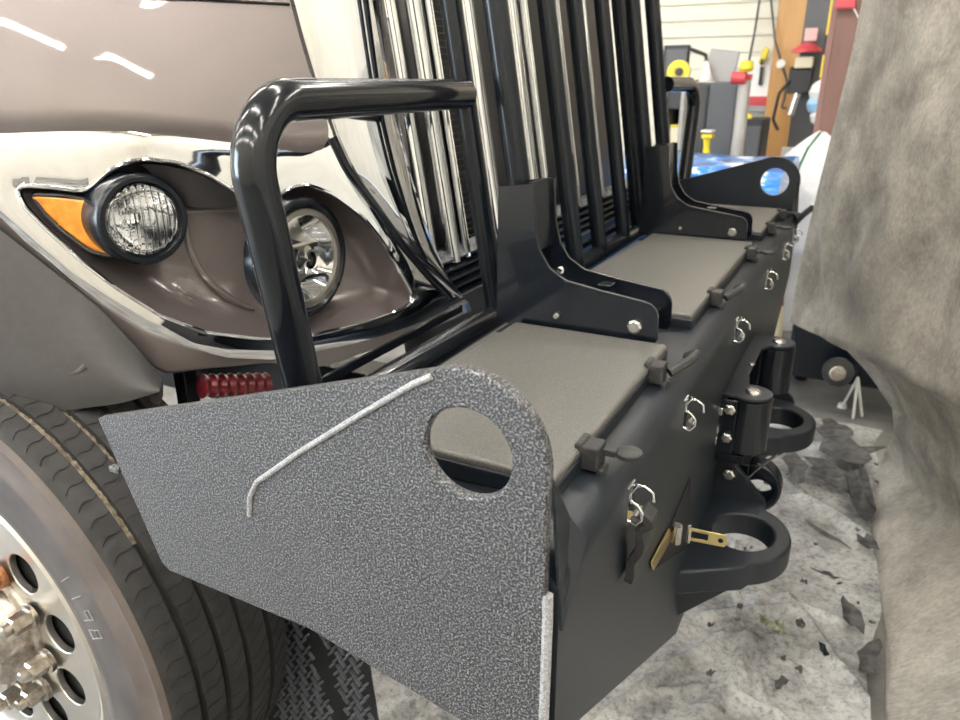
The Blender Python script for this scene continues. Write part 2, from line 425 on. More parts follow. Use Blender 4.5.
# diamond tread plate hung under the near corner, behind the wing
TREAD = mat('black_tread_plate', (.022, .024, .028), .35, .2); LUGM = mat('highlit_tread_lugs', (.20, .215, .24), .3, .4)  # lugs lighter than their plate: the glints on them put into the colour
o0, o1, o2, o3 = Vector((-.76, .36, .52)), Vector((-.52, .36, .52)), Vector((-.48, .36, .06)), Vector((-.80, .36, .06))
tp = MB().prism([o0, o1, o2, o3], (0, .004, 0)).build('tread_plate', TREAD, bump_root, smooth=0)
lug = MB(); i = 0
for r in range(30):
    z = .51-.0155*r
    for cc in range(-2, 22):
        x = -.795+.0175*cc+(r % 2)*.0085
        if x < -.775 or x > -.52+.04*(.5-z)/.44-.012 or -.640 < x+.25*(z-.3) < -.595: continue
        R = Matrix.Rotation(math.radians(48 if (r+cc) % 2 else -48), 3, 'Y')
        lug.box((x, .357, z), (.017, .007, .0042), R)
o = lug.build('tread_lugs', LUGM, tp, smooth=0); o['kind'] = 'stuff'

# ================================================================== GRILLE GUARD
gg = thing('grille_guard', 'gloss black tube grille guard with upright bars and two side hoops', 'grille guard', (-.40, 1.2, .97))
TR = .0245; GX = -.40
def gp(y, z, x=GX): return Vector((x-.165*(z-1.0), y, z))
near = [Vector((GX, .70, .968)), Vector((GX, .20, .968)), Vector((GX, .135, 1.05)), Vector((GX+.002, .085, 1.372)), Vector((GX-.005, .62, 1.372))]
near = [Vector((GX, .74, .968)), Vector((GX, .15, .968)), Vector((GX+.0, .082, 1.372)), Vector((GX-.055, .675, 1.372))]
MB().tube(near, TR, 22, .075).build('side_hoop', GLOSS, gg, smooth=60)
far = [Vector((GX, 1.70, .968)), Vector((GX, 2.22, .968)), Vector((GX, 2.29, 1.385)), Vector((GX-.04, 2.03, 1.385))]
MB().tube(far, TR, 22, .075).build('side_hoop', GLOSS, gg, smooth=60)
MB().cyl((GX, .72, .968), (GX, 1.72, .968), TR, 22).build('base_rail', SEMI, gg)
MB().box((GX-.075, .38, .975), (.006, .62, .014)).build('trim_strip', GLOSS, gg)
MB().box((GX-.05, 1.2, .985), (.008, .9, .016)).build('trim_strip', GLOSS, gg)
for y, r, x0 in ((.688, .019, GX), (.680, .021, -.312), (1.121, .021, GX), (1.298, .020, GX), (1.503, .020, GX), (1.653, .020, GX), (1.565, .020, -.335), (2.013, .024, GX)):
    lo = 1.0 if x0 > -.39 else .965
    MB().cyl(gp(y, lo, x0), gp(y, 2.0, x0), r, 18).build('upright_bar', SEMI, gg)
MB().cyl(gp(.70, 1.95), gp(2.03, 1.95), .02, 18).build('cross_bar', SEMI, gg)
MB().cyl((GX, 1.72, .968), (GX, 2.1, .968), TR*.9, 18).build('base_rail', SEMI, gg)
def bracket(y0, y1):
    # side-plate outline in X,Z: long arm to the front, curved inner corner, tall channel at the back
    o = [(-.355, .99), (-.07, .99), (-.064, 1.0), (-.066, 1.035)]
    for k in range(7):
        a = math.radians(0+80*k/6); o.append((-.092+.026*math.cos(a), 1.035+.026*math.sin(a)))
    o += [(-.16, 1.070), (-.225, 1.080), (-.255, 1.098), (-.273, 1.125), (-.282, 1.16), (-.288, 1.235), (-.352, 1.228)]
    br = MB().prism([Vector((x, y0, z)) for x, z in o], (0, .007, 0)).build('bracket', GLOSS, gg, bevel=.0015, smooth=40)
    MB().prism([Vector((x, y1-.007, z)) for x, z in o], (0, .007, 0)).build('bracket_side', GLOSS, br, bevel=.0015, smooth=40)
    MB().prism([(-.286, y0+.007, 1.12), (-.294, y0+.007, 1.236), (-.300, y0+.007, 1.236), (-.292, y0+.007, 1.12)], (0, y1-y0-.014, 0)).build('bracket_flange', SEMI, br)
    MB().box((-.21, (y0+y1)/2, 1.030), (.26, y1-y0-.014, .006)).build('bracket_web', CHROME, br)
    MB().box((-.17, (y0+y1)/2, 1.060), (.024, .028, .022)).build('bracket_block', SEMI, br, bevel=.002)
    for x, z, r in ((-.102, 1.018, .0125), (-.238, 1.018, .006)):
        MB().lathe((x, y0, z), (0, -1, 0), [(0, r), (.006, r), (.009, r*.7), (.0095, 0)], 8, True).build('bracket_bolt', STEEL, br, smooth=25)
    for x, z in ((-.268, 1.075), (-.29, 1.06)):
        MB().lathe((x, y1-.007, z), (0, -1, 0), [(0, .007), (.006, .007), (.008, .004), (.0085, 0)], 8, True).build('bracket_bolt', STEEL, br, smooth=25)
bracket(.603, .70); bracket(1.503, 1.60)

# ================================================================== TRUCK
tk = thing('truck', 'taupe metallic heavy truck nose with chrome grille and twin round headlights', 'truck', (-1.0, .5, 0))
# nose surface: plan curve (X,Y) swept up with the sides rolling inwards above the lights
pl = [(-.53, 1.30), (-.53, .80), (-.532, .70), (-.542, .62), (-.575, .54), (-.645, .445), (-.735, .34), (-.82, .25), (-.95, .155), (-1.15, .085), (-1.5, .045), (-2.0, .03), (-3.0, .03)]
def spline(pts, n):
    pts = [np.array(p) for p in pts]; pts = [2*pts[0]-pts[1]] + pts + [2*pts[-1]-pts[-2]]; out = []
    for i in range(1, len(pts)-2):
        p0, p1, p2, p3 = pts[i-1:i+3]
        for k in range(n):
            t = k/n; out.append(.5*((2*p1)+(-p0+p2)*t+(2*p0-5*p1+4*p2-p3)*t*t+(-p0+3*p1-3*p2+p3)*t**3))
    out.append(pts[-2]); return np.array(out)
PC = spline(pl, 40)
_d = np.gradient(PC, axis=0); _d /= np.linalg.norm(_d, axis=1)[:, None]
PN = np.stack([-_d[:, 1], _d[:, 0]], 1)
if PN[0][0] < 0: PN = -PN
PU = np.concatenate([[0], np.cumsum(np.linalg.norm(np.diff(PC, axis=0), axis=1))])
_u0 = PU[np.abs(PC[:, 1]-.52).argmin()]; _u1 = PU[np.abs(PC[:, 1]-.22).argmin()]
def wz(z, u):
    z = np.asarray(z, float); k = np.clip((np.asarray(u, float)-_u0)/(_u1-_u0), 0, 1); k = k*k*(3-2*k)
    return (.05+.05*(1-k))*np.maximum(z-.95, 0) + .55*k*np.maximum(z-1.22, 0)**2
def uv_hit(px):
    """(u, z) on the nose surface for photograph pixels"""
    px = np.array(px, float); r = np.stack([(px[:, 0]-480)/F, (px[:, 1]-360)/F, np.ones(len(px))], 1) @ ROT.T
    def g(t):
        Q = CAM + r*t[:, None]
        D = ((Q[:, None, :2]-PC[None])**2).sum(2); j = D.argmin(1)
        d = ((Q[:, :2]-PC[j])*PN[j]).sum(1); return d+wz(Q[:, 2], PU[j]), j, Q
    lo = np.full(len(px), .5); hi = np.full(len(px), 4.0); done = np.zeros(len(px), bool)
    for t in np.arange(.5, 4.0, .02):
        v, _, _ = g(np.full(len(px), t)); neg = (v < 0) & ~done
        hi[neg] = t; lo[neg] = t-.02; done |= neg
    for _ in range(16):
        mid = (lo+hi)/2; v, _, _ = g(mid); s = v < 0
        hi = np.where(s, mid, hi); lo = np.where(s, lo, mid)
    _, j, Q = g(hi)
    jn = np.clip(j, 1, len(PC)-2); tang = _d[j]
    u = PU[j] + ((Q[:, :2]-PC[j])*tang).sum(1)
    return np.stack([u, Q[:, 2]], 1)
def spt(u, z, off=0.):
    x = np.interp(u, PU, PC[:, 0]); y = np.interp(u, PU, PC[:, 1]); nx = np.interp(u, PU, PN[:, 0]); ny = np.interp(u, PU, PN[:, 1])
    k = off-float(wz(z, u)); return Vector((x+nx*k, y+ny*k, z))
def resample(c, n):
    c = np.array(c, float); d = np.concatenate([[0], np.cumsum(np.linalg.norm(np.diff(c, axis=0), axis=1))])
    t = np.linspace(0, d[-1], n); return np.stack([np.interp(t, d, c[:, i]) for i in range(c.shape[1])], 1)
def smoothc(c, n, closed=False, it=2):
    c = resample(list(c)+([c[0]] if closed else []), n+1 if closed else n)
    if closed: c = c[:-1]
    for _ in range(it):
        if closed: c = .5*c+.25*(np.roll(c, 1, 0)+np.roll(c, -1, 0))
        else: c[1:-1] = .5*c[1:-1]+.25*(c[:-2]+c[2:])
    return c
def patch(top, bot, nu, nv, off0=0., off1=0., it=1, offf=None):
    """ruled patch on the nose between two pixel polylines"""
    a = uv_hit(smoothc(top, nu, it=it)); b = uv_hit(smoothc(bot, nu, it=it)); rows = []
    for k in range(nv):
        t = k/(nv-1); c = a*(1-t)+b*t; o = off0+(off1-off0)*t if offf is None else offf(t)
        rows.append([spt(p[0], p[1], o) for p in c])
    return MB().grid(rows)
def uvpatch(a, b, nv, offf):
    rows = []
    for k in range(nv):
        t = k/(nv-1); c = a*(1-t)+b*t; rows.append([spt(p[0], p[1], offf(t)) for p in c])
    return MB().grid(rows)

# hood: from its lower edge up over the top; the left end runs on beyond the frame
hb = uv_hit(smoothc([(-60, 134), (0, 133), (60, 131), (125, 131), (180, 137), (230, 143), (279, 149), (308, 154), (322, 150)], 50))
hr = uv_hit(smoothc([(322, 150), (329, 138), (326, 121), (310, 78), (299, 40), (288, 0), (284, -15)], 24))
ztop = 1.98
rows = []
for k in range(40):
    t = k/39
    # right-hand edge point at this level
    zt_ = hr[:, 1]; 
    row = []
    for j in range(60):
        s = j/59                                    # 0 = far left, 1 = right edge
        ub = 2.6 + (hb[0, 0]-2.6)*min(1, s/.25) if s < .25 else np.interp((s-.25)/.75, np.linspace(0, 1, 50), hb[:, 0])
        zb = hb[0, 1]-.02*(1-s/.25) if s < .25 else np.interp((s-.25)/.75, np.linspace(0, 1, 50), hb[:, 1])
        z = zb + (ztop-zb)*t
        ur = np.interp(z, np.maximum.accumulate(hr[:, 1]), hr[:, 0])
        if z > hr[-1, 1]: ur = hr[-1, 0]+(z-hr[-1, 1])*.25
        shift = ur-hb[-1, 0]
        u = ub + shift*s**3 if ub+shift*s**3 > .1 else .1
        row.append(spt(u, z, .012 if k else .0))
    rows.append(row)
MB().grid(rows).build('hood', PAINT, tk, smooth=60)
# cowl line: thin dark joint at the top of the hood
c = uv_hit(smoothc([(150, -1), (200, 0), (250, 3), (288, 5)], 14)); MB().tube([spt(p[0], p[1], .014) for p in c], .0022, 6).build('hood_seam', DARK, tk)

# chrome bezel round the headlights: whole field between hood and body
out_top = [(-60, 128), (0, 126), (60, 124), (125, 124), (180, 130), (230, 136), (279, 142), (300, 146), (316, 140), (331, 132), (345, 165), (372, 203), (400, 243), (428, 276), (448, 296)]
out_bot = [(-60, 165), (0, 217), (20, 237), (67, 280), (100, 303), (143, 330), (187, 347), (227, 358), (273, 360), (307, 353), (345, 346), (380, 337), (412, 326), (440, 314), (460, 303)]
inner = [(17, 190), (22, 185), (52, 187), (82, 191), (92, 187), (100, 179), (109, 171), (120, 165), (135, 160), (150, 159), (180, 163), (212, 176), (229, 187), (248, 199), (262, 205), (273, 202), (287, 189), (308, 184), (334, 195), (363, 217), (382, 241), (396, 264), (411, 292), (414, 300), (405, 308), (363, 323), (303, 337), (257, 338), (207, 332), (160, 315), (117, 288), (83, 262), (50, 232), (25, 207)]
a = uv_hit(smoothc(out_top, 90)); b = uv_hit(smoothc(out_bot, 90)); 
base = uvpatch(a, b, 10, lambda t: -.12).build('nose_backing', DARK, tk)
# ring bezel between outer boundary loop and inner loop
outer_loop = out_top + out_bot[::-1]
N = 220
il = smoothc(inner, N, True, 2)
ol = resample(outer_loop+[outer_loop[0]], 900)
cent = np.array([215., 245.])
# pair every inner point with the outer point in the direction of its outward normal
tn = np.roll(il, -1, 0)-np.roll(il, 1, 0); nn = np.stack([tn[:, 1], -tn[:, 0]], 1); nn /= np.linalg.norm(nn, axis=1)[:, None]
idx = np.zeros(N)
best = ((il[0]-ol)**2).sum(1).argmin()
prev = best
for k in range(N):
    D = np.linalg.norm(ol-il[k], axis=1); cosv = ((ol-il[k])*nn[k]).sum(1)/np.maximum(D, 1e-6)
    cost = D*(1+2.5*(1-cosv)); d = (np.arange(900)-prev) % 900
    cost[(d > 60)] = 1e9
    j = cost.argmin() if k else best; idx[k] = prev+((j-prev) % 900); prev = int(idx[k]) % 900
    idx[k] = prev
ii = np.unwrap(idx/900*2*math.pi)/(2*math.pi)*900
for _ in range(3): ii = .5*ii+.25*(np.concatenate([[ii[-1]-900], ii[:-1]])+np.concatenate([ii[1:], [ii[0]+900]]))
opx = np.stack([np.interp(ii % 900, np.arange(900), ol[:, c]) for c in (0, 1)], 1)
A = uv_hit(il); B = uv_hit(opx); rows = []
for k, (t, o) in enumerate([(0, -.020), (0, -.004), (.03, .0), (.2, .0), (.4, .001), (.6, .001), (.8, 0), (1, -.002)]):
    c = A*(1-t)+B*t; rows.append([spt(p[0], p[1], o) for p in c])
MB().grid(rows, True).build('headlight_bezel', CHROME, tk, smooth=60)
# chrome bead and dark gasket along the inner edge
MB().tube([spt(p[0], p[1], .002) for p in list(A)+[A[0]]], .0032, 8, caps=False).build('bezel_bead', CHROME, tk)
Ai = uv_hit(smoothc(cent+(il-cent)*1.0, N, True, 0))
# painted housing, recessed
mid = uv_hit(smoothc([(35+380*k/59, np.interp(35+380*k/59, [35, 90, 150, 415], [215, 226, 236, 302])) for k in range(60)], 60))
HOUSE = varied('taupe_housing', (.135, .115, .112), (.15, .128, .125), 300, .28, .3, .6)
ctr = il.copy(); ctr[:, 0] = 60+(il[:, 0]-17)/400*330; ctr[:, 1] = 215+(ctr[:, 0]-60)*.235
Cc = uv_hit(ctr); rows = []
for t, o in ((0, -.008), (.06, -.030), (.15, -.055), (.3, -.075), (.6, -.080), (1, -.080)):
    c = A*(1-t)+Cc*t; rows.append([spt(p[0], p[1], o) for p in c])
MB().grid(rows, True).build('headlight_housing', HOUSE, tk, smooth=60)
# light edges of the scooped bowl beside the outer lamp
for pts in ([(181, 216), (195, 216), (215, 215), (240, 213)], [(183, 219), (186, 232), (188, 248), (195, 268), (206, 284), (222, 301), (240, 312), (258, 318)]):
    c = uv_hit(smoothc(pts, 24)); MB().tube([spt(p[0], p[1], -.062) for p in c], .006, 8).build('housing_ridge', HOUSE, tk)
# upper dark shroud over the bowl
up_t = [(140, 165), (165, 166), (195, 173), (222, 186), (250, 203)]; up_b = [(180, 200), (186, 210), (200, 212), (220, 212), (248, 210)]
SHROUD = mat('dark_housing_shroud', (.035, .032, .033), .35, 0, .3)
patch(up_t, up_b, 24, 8, -.012, -.042).build('housing_shroud', SHROUD, tk, smooth=60)

def lamp(px, off, nrm, r_lens, r_ring, flutes, back=.02):
    p = uv_hit([px])[0]; c = spt(p[0], p[1], off); n_ = Vector(nrm).normalized()
    ring = MB().lathe(c, n_, [(-back, r_ring*.98), (.004, r_ring), (.010, r_ring*.985), (.014, r_ring*.93), (.014, r_lens*1.10), (.008, r_lens*1.02), (-.02, r_lens*1.02)], 48)
    ob = ring.build('headlight', SEMI, tk, smooth=40)
    refl = [(-.062, .0)] + [(-.062+.060*(k/12)**2, r_lens*k/12) for k in range(1, 13)]
    MB().lathe(c, n_, refl, 40).build('reflector', CHROME, ob, smooth=60)
    if flutes:
        u, v = MB().frame(n_); v = Vector((0, 0, 1)); v = (v-n_*v.dot(n_)).normalized(); u = v.cross(n_)
        q = MB(); rows = []
        for i in range(97):
            s = (i/96*2-1); h = math.sqrt(max(0, 1-s*s)); row = []
            for k in range(15):
                tt = (k/14*2-1)*h; dome = .012*math.sqrt(max(0, 1-.92*(s*s+tt*tt)))
                row.append(c + u*(s*r_lens) + v*(tt*r_lens) + n_*(.002+dome+.0028*abs(math.sin(s*math.pi*5))))
            rows.append(row)
        q.grid(rows).build('lens', GLASS, ob, solid=.003, smooth=50)
    else:
        MB().lathe(c, n_, [(.006, r_lens), (.010, r_lens*.93), (.015, r_lens*.6), (.0165, r_lens*.3), (.017, .0005)], 40).build('lens', GLASS, ob, solid=.003, smooth=60)
        MB().lathe(c, n_, [(.004, r_lens*1.03), (.012, r_lens*1.01), (.013, r_lens*.90), (.005, r_lens*.88)], 40).build('lens_rim', ALU, ob)
        v = Vector((0, 0, 1)); u = v.cross(n_)
        q = MB().lathe(c+v*-.004, n_, [(-.05, .012), (-.02, .020), (-.016, .019), (-.015, 0)], 20); q.build('bulb_shield', CHROME, ob)
        MB().box(c+v*.012-n_*.03, (.02, r_lens*1.7, .008)).build('reflector_shelf', ALU, ob)
        MB().box(c-v*.030-n_*.03, (.02, r_lens*1.6, .006)).build('reflector_shelf', ALU, ob)
    for ang in (20, 75, 130, 200, 260, 320):
        v = Vector((0, 0, 1)); v = (v-n_*v.dot(n_)).normalized(); u = v.cross(n_); a_ = math.radians(ang); rr = (r_ring*.95+r_lens*1.05)/2
        MB().lathe(c+(u*math.cos(a_)+v*math.sin(a_))*rr+n_*.013, n_, [(0, .004), (.002, .0035), (.0022, 0)], 8).build('ring_screw', SEMI, ob)
    return ob
lamp((302, 259), -.004, (1, -.06, 0), .086, .106, False, .03)
lamp((142, 219), .004, (1, -.28, 0), .055, .072, True, .06)
# amber turn signal
at = [(32, 196), (60, 198), (88, 201), (97, 204)]; ab = [(34, 200), (46, 214), (64, 231), (88, 249), (109, 257)]
tsg = patch(at, ab, 24, 14, -.006, -.012, 1).build('turn_signal', AMBER, tk, solid=.006, smooth=60)
GASK = mat('black_gasket', (.015, .015, .016), .4)
c = uv_hit(smoothc([(30, 195), (60, 196), (98, 202), (97, 222), (103, 240), (112, 258), (88, 252), (62, 233), (42, 214)], 60, True))
MB().tube([spt(p[0], p[1], -.006) for p in list(c)+[c[0]]], .0035, 8, caps=False).build('signal_gasket', GASK, tk)
for k in range(9):       # ribs moulded in the amber lens
    x = 56+5*k; c = uv_hit([(x, 212+k*1.0), (x+1.5, 226+k*1.2)]); MB().tube([spt(p[0], p[1], -.0055) for p in c], .0013, 6).build('lens_rib', AMBER, tsg)

# painted body panel under the bezel, grey plastic wheel flare with a thick lip
patch([(-60, 165), (0, 218), (20, 238), (67, 281), (100, 304), (143, 331), (187, 348), (227, 359), (273, 361), (307, 354), (345, 347), (440, 316), (470, 302)],
      [(-60, 215), (0, 250), (30, 275), (67, 300), (100, 330), (140, 362), (163, 379), (200, 373), (235, 370), (272, 366), (320, 372), (430, 335), (480, 312)], 60, 12, -.004, -.02).build('body_panel', PAINT, tk, solid=.01, smooth=60)
fl_ob = patch([(-90, 150), (-40, 195), (0, 228), (50, 267), (100, 307), (140, 350), (163, 377)],
      [(-90, 350), (-40, 372), (0, 388), (33, 398), (67, 400), (127, 392), (164, 381)], 50, 16, .0, .0, 2, lambda t: .004+.045*math.sin(min(1, t*1.15)*math.pi/2)).build('wheel_flare', FLARE, tk, solid=.035, smooth=60, bevel=.004)
c = uv_hit(smoothc([(-10, 352), (25, 362), (60, 366), (88, 364), (95, 357)], 30)); MB().tube([spt(p[0], p[1], .040) for p in c], .006, 10).build('flare_crease', FLARE, fl_ob)

# rest of the wing behind the headlight, cut out round the wheel
rows = []
for k in range(40):
    x = -1.14-1.3*k/39; u = float(np.interp(-x, -PC[:, 0], PU)); d = abs(x+1.105)
    zl = .455+math.sqrt(max(0, .60**2-d*d)) if d < .60 else .455
    zl = max(zl, .62); zt2 = 1.36
    rows.append([spt(u, zl+(zt2-zl)*j/15, .004) for j in range(16)])
MB().grid(rows).build('wing', PAINT, tk, solid=.02, smooth=60)
# things seen in the gap below the body
MB().box(P(188, 394, 'Y', .34), (.03, .03, .14)).build('bumper_mount', SEMI, tk, bevel=.003)
ca = P(202, 386, 'Y', .33); cb = P(266, 384, 'Y', .45)
rl = MB(); d = cb-ca
pr = []
for k in range(29): pr.append((d.length*k/28, .021+.0022*math.cos(k*math.pi/2)))
rl.lathe(ca, d, [(-.002, .014)]+pr+[(d.length+.002, .014)], 24, True, True).build('red_canister', RED, tk, smooth=50)
# dark splash liner behind the wheel
rows = []
for y in (.30, .70):
    rows.append([Vector((-1.06+.60*math.cos(math.radians(a)), y, .47+.60*math.sin(math.radians(a)))) for a in range(72, 190, 8)])
MB().grid(rows).build('wheel_liner', DARK, tk, solid=.005)
MB().box((-1.3, .9, .62), (1.5, .10, .18)).build('chassis_rail', SEMI, tk, bevel=.01)

# grille: dark mesh backing, chrome uprights, chrome surround by the lights
def gr(y, z, o=0): return Vector((-.555+o-.165*(z-1), y, z))
rows = [[gr(y, z, -.06) for y in (.67, .8, 1.0, 1.5, 2.2)] for z in (.74, 1.2, 1.5, 1.75, 2.1)]
MB().grid(rows).build('grille_backing', MESH, tk, solid=.004)
for yb, wd in ((.745, .030), (.835, .036), (.885, .012), (1.06, .040), (1.295, .036), (1.365, .016), (1.59, .034), (1.81, .030), (2.05, .030), (2.28, .030)):
    q = MB(); lo, hi = 1.045 if yb > .9 else 1.03, 2.05
    sec = [(-.035, -.5), (-.010, -.5), (.0, -.36), (.004, 0), (.0, .36), (-.010, .5), (-.035, .5)]
    q.grid([[gr(yb+b_*wd, z, a_) for a_, b_ in sec] for z in (lo, 1.3, 1.6, hi)])
    q.f.append(tuple(range(7))); q.build('grille_bar', CHROME, tk, smooth=50)
for k in range(5):       # dark louvres at the foot of the grille
    z = .965+.020*k
    MB().box((-.575-.12*(z-1), 1.42, z), (.04, 1.55, .008), Matrix.Rotation(.5, 3, 'Y')).build('lower_louvre', SEMI, tk, bevel=.001)
# fine slats between the chrome uprights near the outer end
q = MB()
for k in range(70):
    z = 1.06+.014*k; q.box(gr(.97, z, -.035), (.01, .10, .005))
q.build('grille_slats', MESH, tk)
patch([(284, -15), (288, 0), (299, 40), (311, 78), (328, 121), (334, 138), (350, 172), (374, 203), (402, 242), (430, 275), (452, 297)],
      [(372, -15), (375, 0), (382, 40), (389, 80), (394, 115), (401, 140), (412, 178), (423, 215), (433, 243), (445, 270), (462, 296)], 50, 14, .0, .0, 1, lambda t: .012*math.sin(math.pi*t)).build('grille_surround', CHROME, tk, solid=.008, smooth=60)
c = uv_hit(smoothc([(331, 138), (348, 172), (372, 203), (400, 242), (428, 275), (450, 297)], 40)); MB().tube([spt(p[0], p[1], .001) for p in c], .0055, 8).build('surround_seam', SEMI, tk)
patch([(378, -15), (392, 80), (404, 140), (426, 215), (448, 270), (466, 296)], [(400, -15), (408, 60), (420, 140), (440, 215), (460, 268), (478, 292)], 30, 6, -.03, -.045).build('surround_return', SEMI, tk, solid=.006)

# front wheel
WC = Vector((-1.105, .03, .455)); AX = Vector((0, -1, 0))
tyre = [(-.27, .30), (-.275, .36), (-.27, .43), (-.255, .468)]
grooves = [.045, .095, .145, .20]
x = .25
tr = []
def crown(d): return .489-.10*((d-.125)/.125)**4*.12
d = 0.0
edge = []
pts_d = [0.004]
for g_ in grooves: pts_d += [g_-.006, g_-.005, g_+.005, g_+.006]
pts_d += [.247]
prof_t = []
for k, dd in enumerate(pts_d):
    r = crown(dd)-(.013 if k and k < len(pts_d)-1 and (k-1) % 4 in (1, 2) else 0); prof_t.append((-dd, r))
full = [(-.25, .31), (-.268, .36), (-.266, .42), (-.252, .468)] + prof_t[::-1] + [(.004, .474), (.012, .466), (.011, .455), (.017, .44), (.021, .41), (.022, .375), (.019, .365), (.020, .355), (.016, .335), (.008, .318), (.0, .312)]
wheel = MB().lathe(WC, AX, full[:len(full)-8], 160).build('tyre', TIRE, tk, smooth=35)
MB().lathe(WC, AX, full[len(full)-9:], 120).build('sidewall', TIRESIDE, wheel, smooth=50)
q = MB()
for rib, (d0, d1) in enumerate([(.005, .039), (.051, .089), (.101, .139), (.151, .194), (.206, .245)]):
    for k in range(96):       # sipes: thin dark zigzag cuts across each rib
        a0 = 2*math.pi*(k+.37*rib)/96
        if not (-.5 < ((a0+math.pi) % (2*math.pi))-math.pi < 2.2): continue
        pts = []
        for j in range(9):
            t = j/8; dd = d0+(d1-d0)*t; a_ = a0+.010*math.sin(t*5.5+rib)+.03*t; r = crown(dd)+.0006
            pts.append(WC+Vector((r*math.cos(a_), dd, r*math.sin(a_))))
        q.tube(pts, .0008, 4)
o = q.build('tread_sipes', DARK, wheel, smooth=0); o['kind'] = 'stuff'
q = MB()
for g_ in grooves[:2]:
    rows = []
    for k in range(200):
        a_ = math.radians(35+75*k/199)
        dep = .010+.004*noise.noise(Vector((k*.35, g_*90, 0)))
        row = []
        for j in range(5):
            dd = g_-.0055+.011*j/4; r = .489-dep+.002*noise.noise(Vector((k*.9, j*2., g_*50))); row.append(WC+Vector((r*math.cos(a_), dd, r*math.sin(a_))))
        rows.append(row)
    q.grid(rows)
o = q.build('dried_mud', MUD, wheel, smooth=60); o['kind'] = 'stuff'
rim = [(.004, .314), (.010, .306), (.006, .296), (-.006, .290), (-.010, .284), (-.012, .27)]
def hub_plate():
    b = bmesh.new(); n = 96
    def circ(r, nn, cx_=0, cz_=0):
        vs = [b.verts.new((WC.x+cx_+r*math.cos(2*math.pi*k/nn), WC.y+.010, WC.z+cz_+r*math.sin(2*math.pi*k/nn))) for k in range(nn)]
        return [b.edges.new((vs[i_], vs[(i_+1) % nn])) for i_ in range(nn)]
    es = circ(.272, n)+circ(.120, 48)
    for k in range(10):
        a_ = math.radians(36*k+HA); es += circ(.038, 28, HRAD*math.cos(a_), HRAD*math.sin(a_))
    r_ = bmesh.ops.triangle_fill(b, edges=es, use_beauty=True)
    fs = [g for g in r_['geom'] if isinstance(g, bmesh.types.BMFace)]
    ex = bmesh.ops.extrude_face_region(b, geom=fs)
    bmesh.ops.translate(b, verts=[g for g in ex['geom'] if isinstance(g, bmesh.types.BMVert)], vec=(0, .014, 0))
    b.verts.index_update(); mb_ = MB(); mb_.add([v.co.copy() for v in b.verts], [[v.index for v in f.verts] for f in b.faces]); b.free(); return mb_
HRAD = .196; HA = 0
hp_ = P(53, 633, 'Y', .04); HA = math.degrees(math.atan2(hp_.z-WC.z, hp_.x-WC.x))
MB().lathe(WC, AX, rim, 96).build('rim_edge', ALU, wheel, smooth=50)
hub_plate().build('wheel_disc', ALU, wheel, bevel=.0025, smooth=40)
MB().lathe(WC, AX, [(-.014, .13), (-.004, .128), (.0, .122), (-.002, .11), (.03, .105), (.045, .09), (.05, .0)], 60).build('hub', NUT, wheel, smooth=40)
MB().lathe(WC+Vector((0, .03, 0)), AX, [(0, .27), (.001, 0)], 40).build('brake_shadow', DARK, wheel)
NR = 1
for k in range(10):
    a_ = math.radians(36*k+HA+14); c = WC+Vector((.147*math.cos(a_), 0, .147*math.sin(a_)))
    q = MB(); q.lathe(c, AX, [(-.004, .024), (.004, .024), (.005, .021)], 20, False, True); q.lathe(c, AX, [(.004, .018), (.030, .018), (.033, .014), (.0335, .0105)], 6); q.lathe(c, AX, [(.02, .0105), (.046, .0105), (.048, .008), (.0485, 0)], 14)
    q.build('lug_nut', RUST if k == NR else NUT, wheel, smooth=25)
# white crayon digits left on the sidewall
CHALK = mat('faded_white_marking', (.26, .26, .27), .8)
def arcmark(a_, r, segs):
    q = MB(); er = Vector((math.cos(a_), 0, math.sin(a_))); et = Vector((-math.sin(a_), 0, math.cos(a_)))
    c = WC+er*r+Vector((0, -.0226, 0))
    for s in segs: q.tube([c+er*x_*.014-et*y_*.014 for x_, y_ in s], .0012, 5)
    return q
BAND = varied('dusty_brown_rubber', (.075, .060, .053), (.12, .098, .088), 12, .6, 0, 0, 6, .3, .7)
MB().lathe(WC, AX, [(.0045, .4745), (.0128, .4665), (.0118, .455), (.0178, .44), (.0205, .428)], 120).build('shoulder_band', BAND, wheel, smooth=50)
c0 = P(60, 580, 'Y', .01); a00 = math.atan2(c0.z-WC.z, c0.x-WC.x)
digit = {'1': [[(-1, 0), (1, 0)]], '9': [[(0, .6), (0, -.6), (.9, -.6), (.9, .6), (-1, .5)]], '8': [[(0, .5), (.9, .5), (.9, -.5), (0, -.5), (0, .5), (-1, .6), (-1, -.6), (0, -.5)]]}
for k, ch in enumerate('1198'):
    arcmark(a00-.01-.085*k, .385, digit[ch]).build('sidewall_digit', CHALK, wheel)

# ================================================================== DRAPED CLOTH
CL = mat('dusty_grey_cloth', (.36, .34, .30), .85)
f1 = noise_tex(CL, 5, 8, .65); f2 = noise_tex(CL, 70, 4, .7, stretch=(.35, 1.6, 1.0))
cr = ramp(CL, f1, [(.34, (.225, .213, .190)), (.64, (.50, .475, .43))]); cr2 = ramp(CL, f2, [(.35, (.78, .77, .75)), (.65, (1.12, 1.12, 1.1))])
n_, l_, b_ = nodes(CL); mx = n_.new('ShaderNodeMix'); mx.data_type = 'RGBA'; mx.blend_type = 'MULTIPLY'; mx.inputs[0].default_value = 1
l_.new(cr, mx.inputs[6]); l_.new(cr2, mx.inputs[7]); l_.new(mx.outputs[2], b_.inputs['Base Color']); bump(CL, f2, .5, .004)
def smoothc_(c, it):
    c = np.array(c, float)
    for _ in range(it): c[1:-1] = .5*c[1:-1]+.25*(c[:-2]+c[2:])
    return c
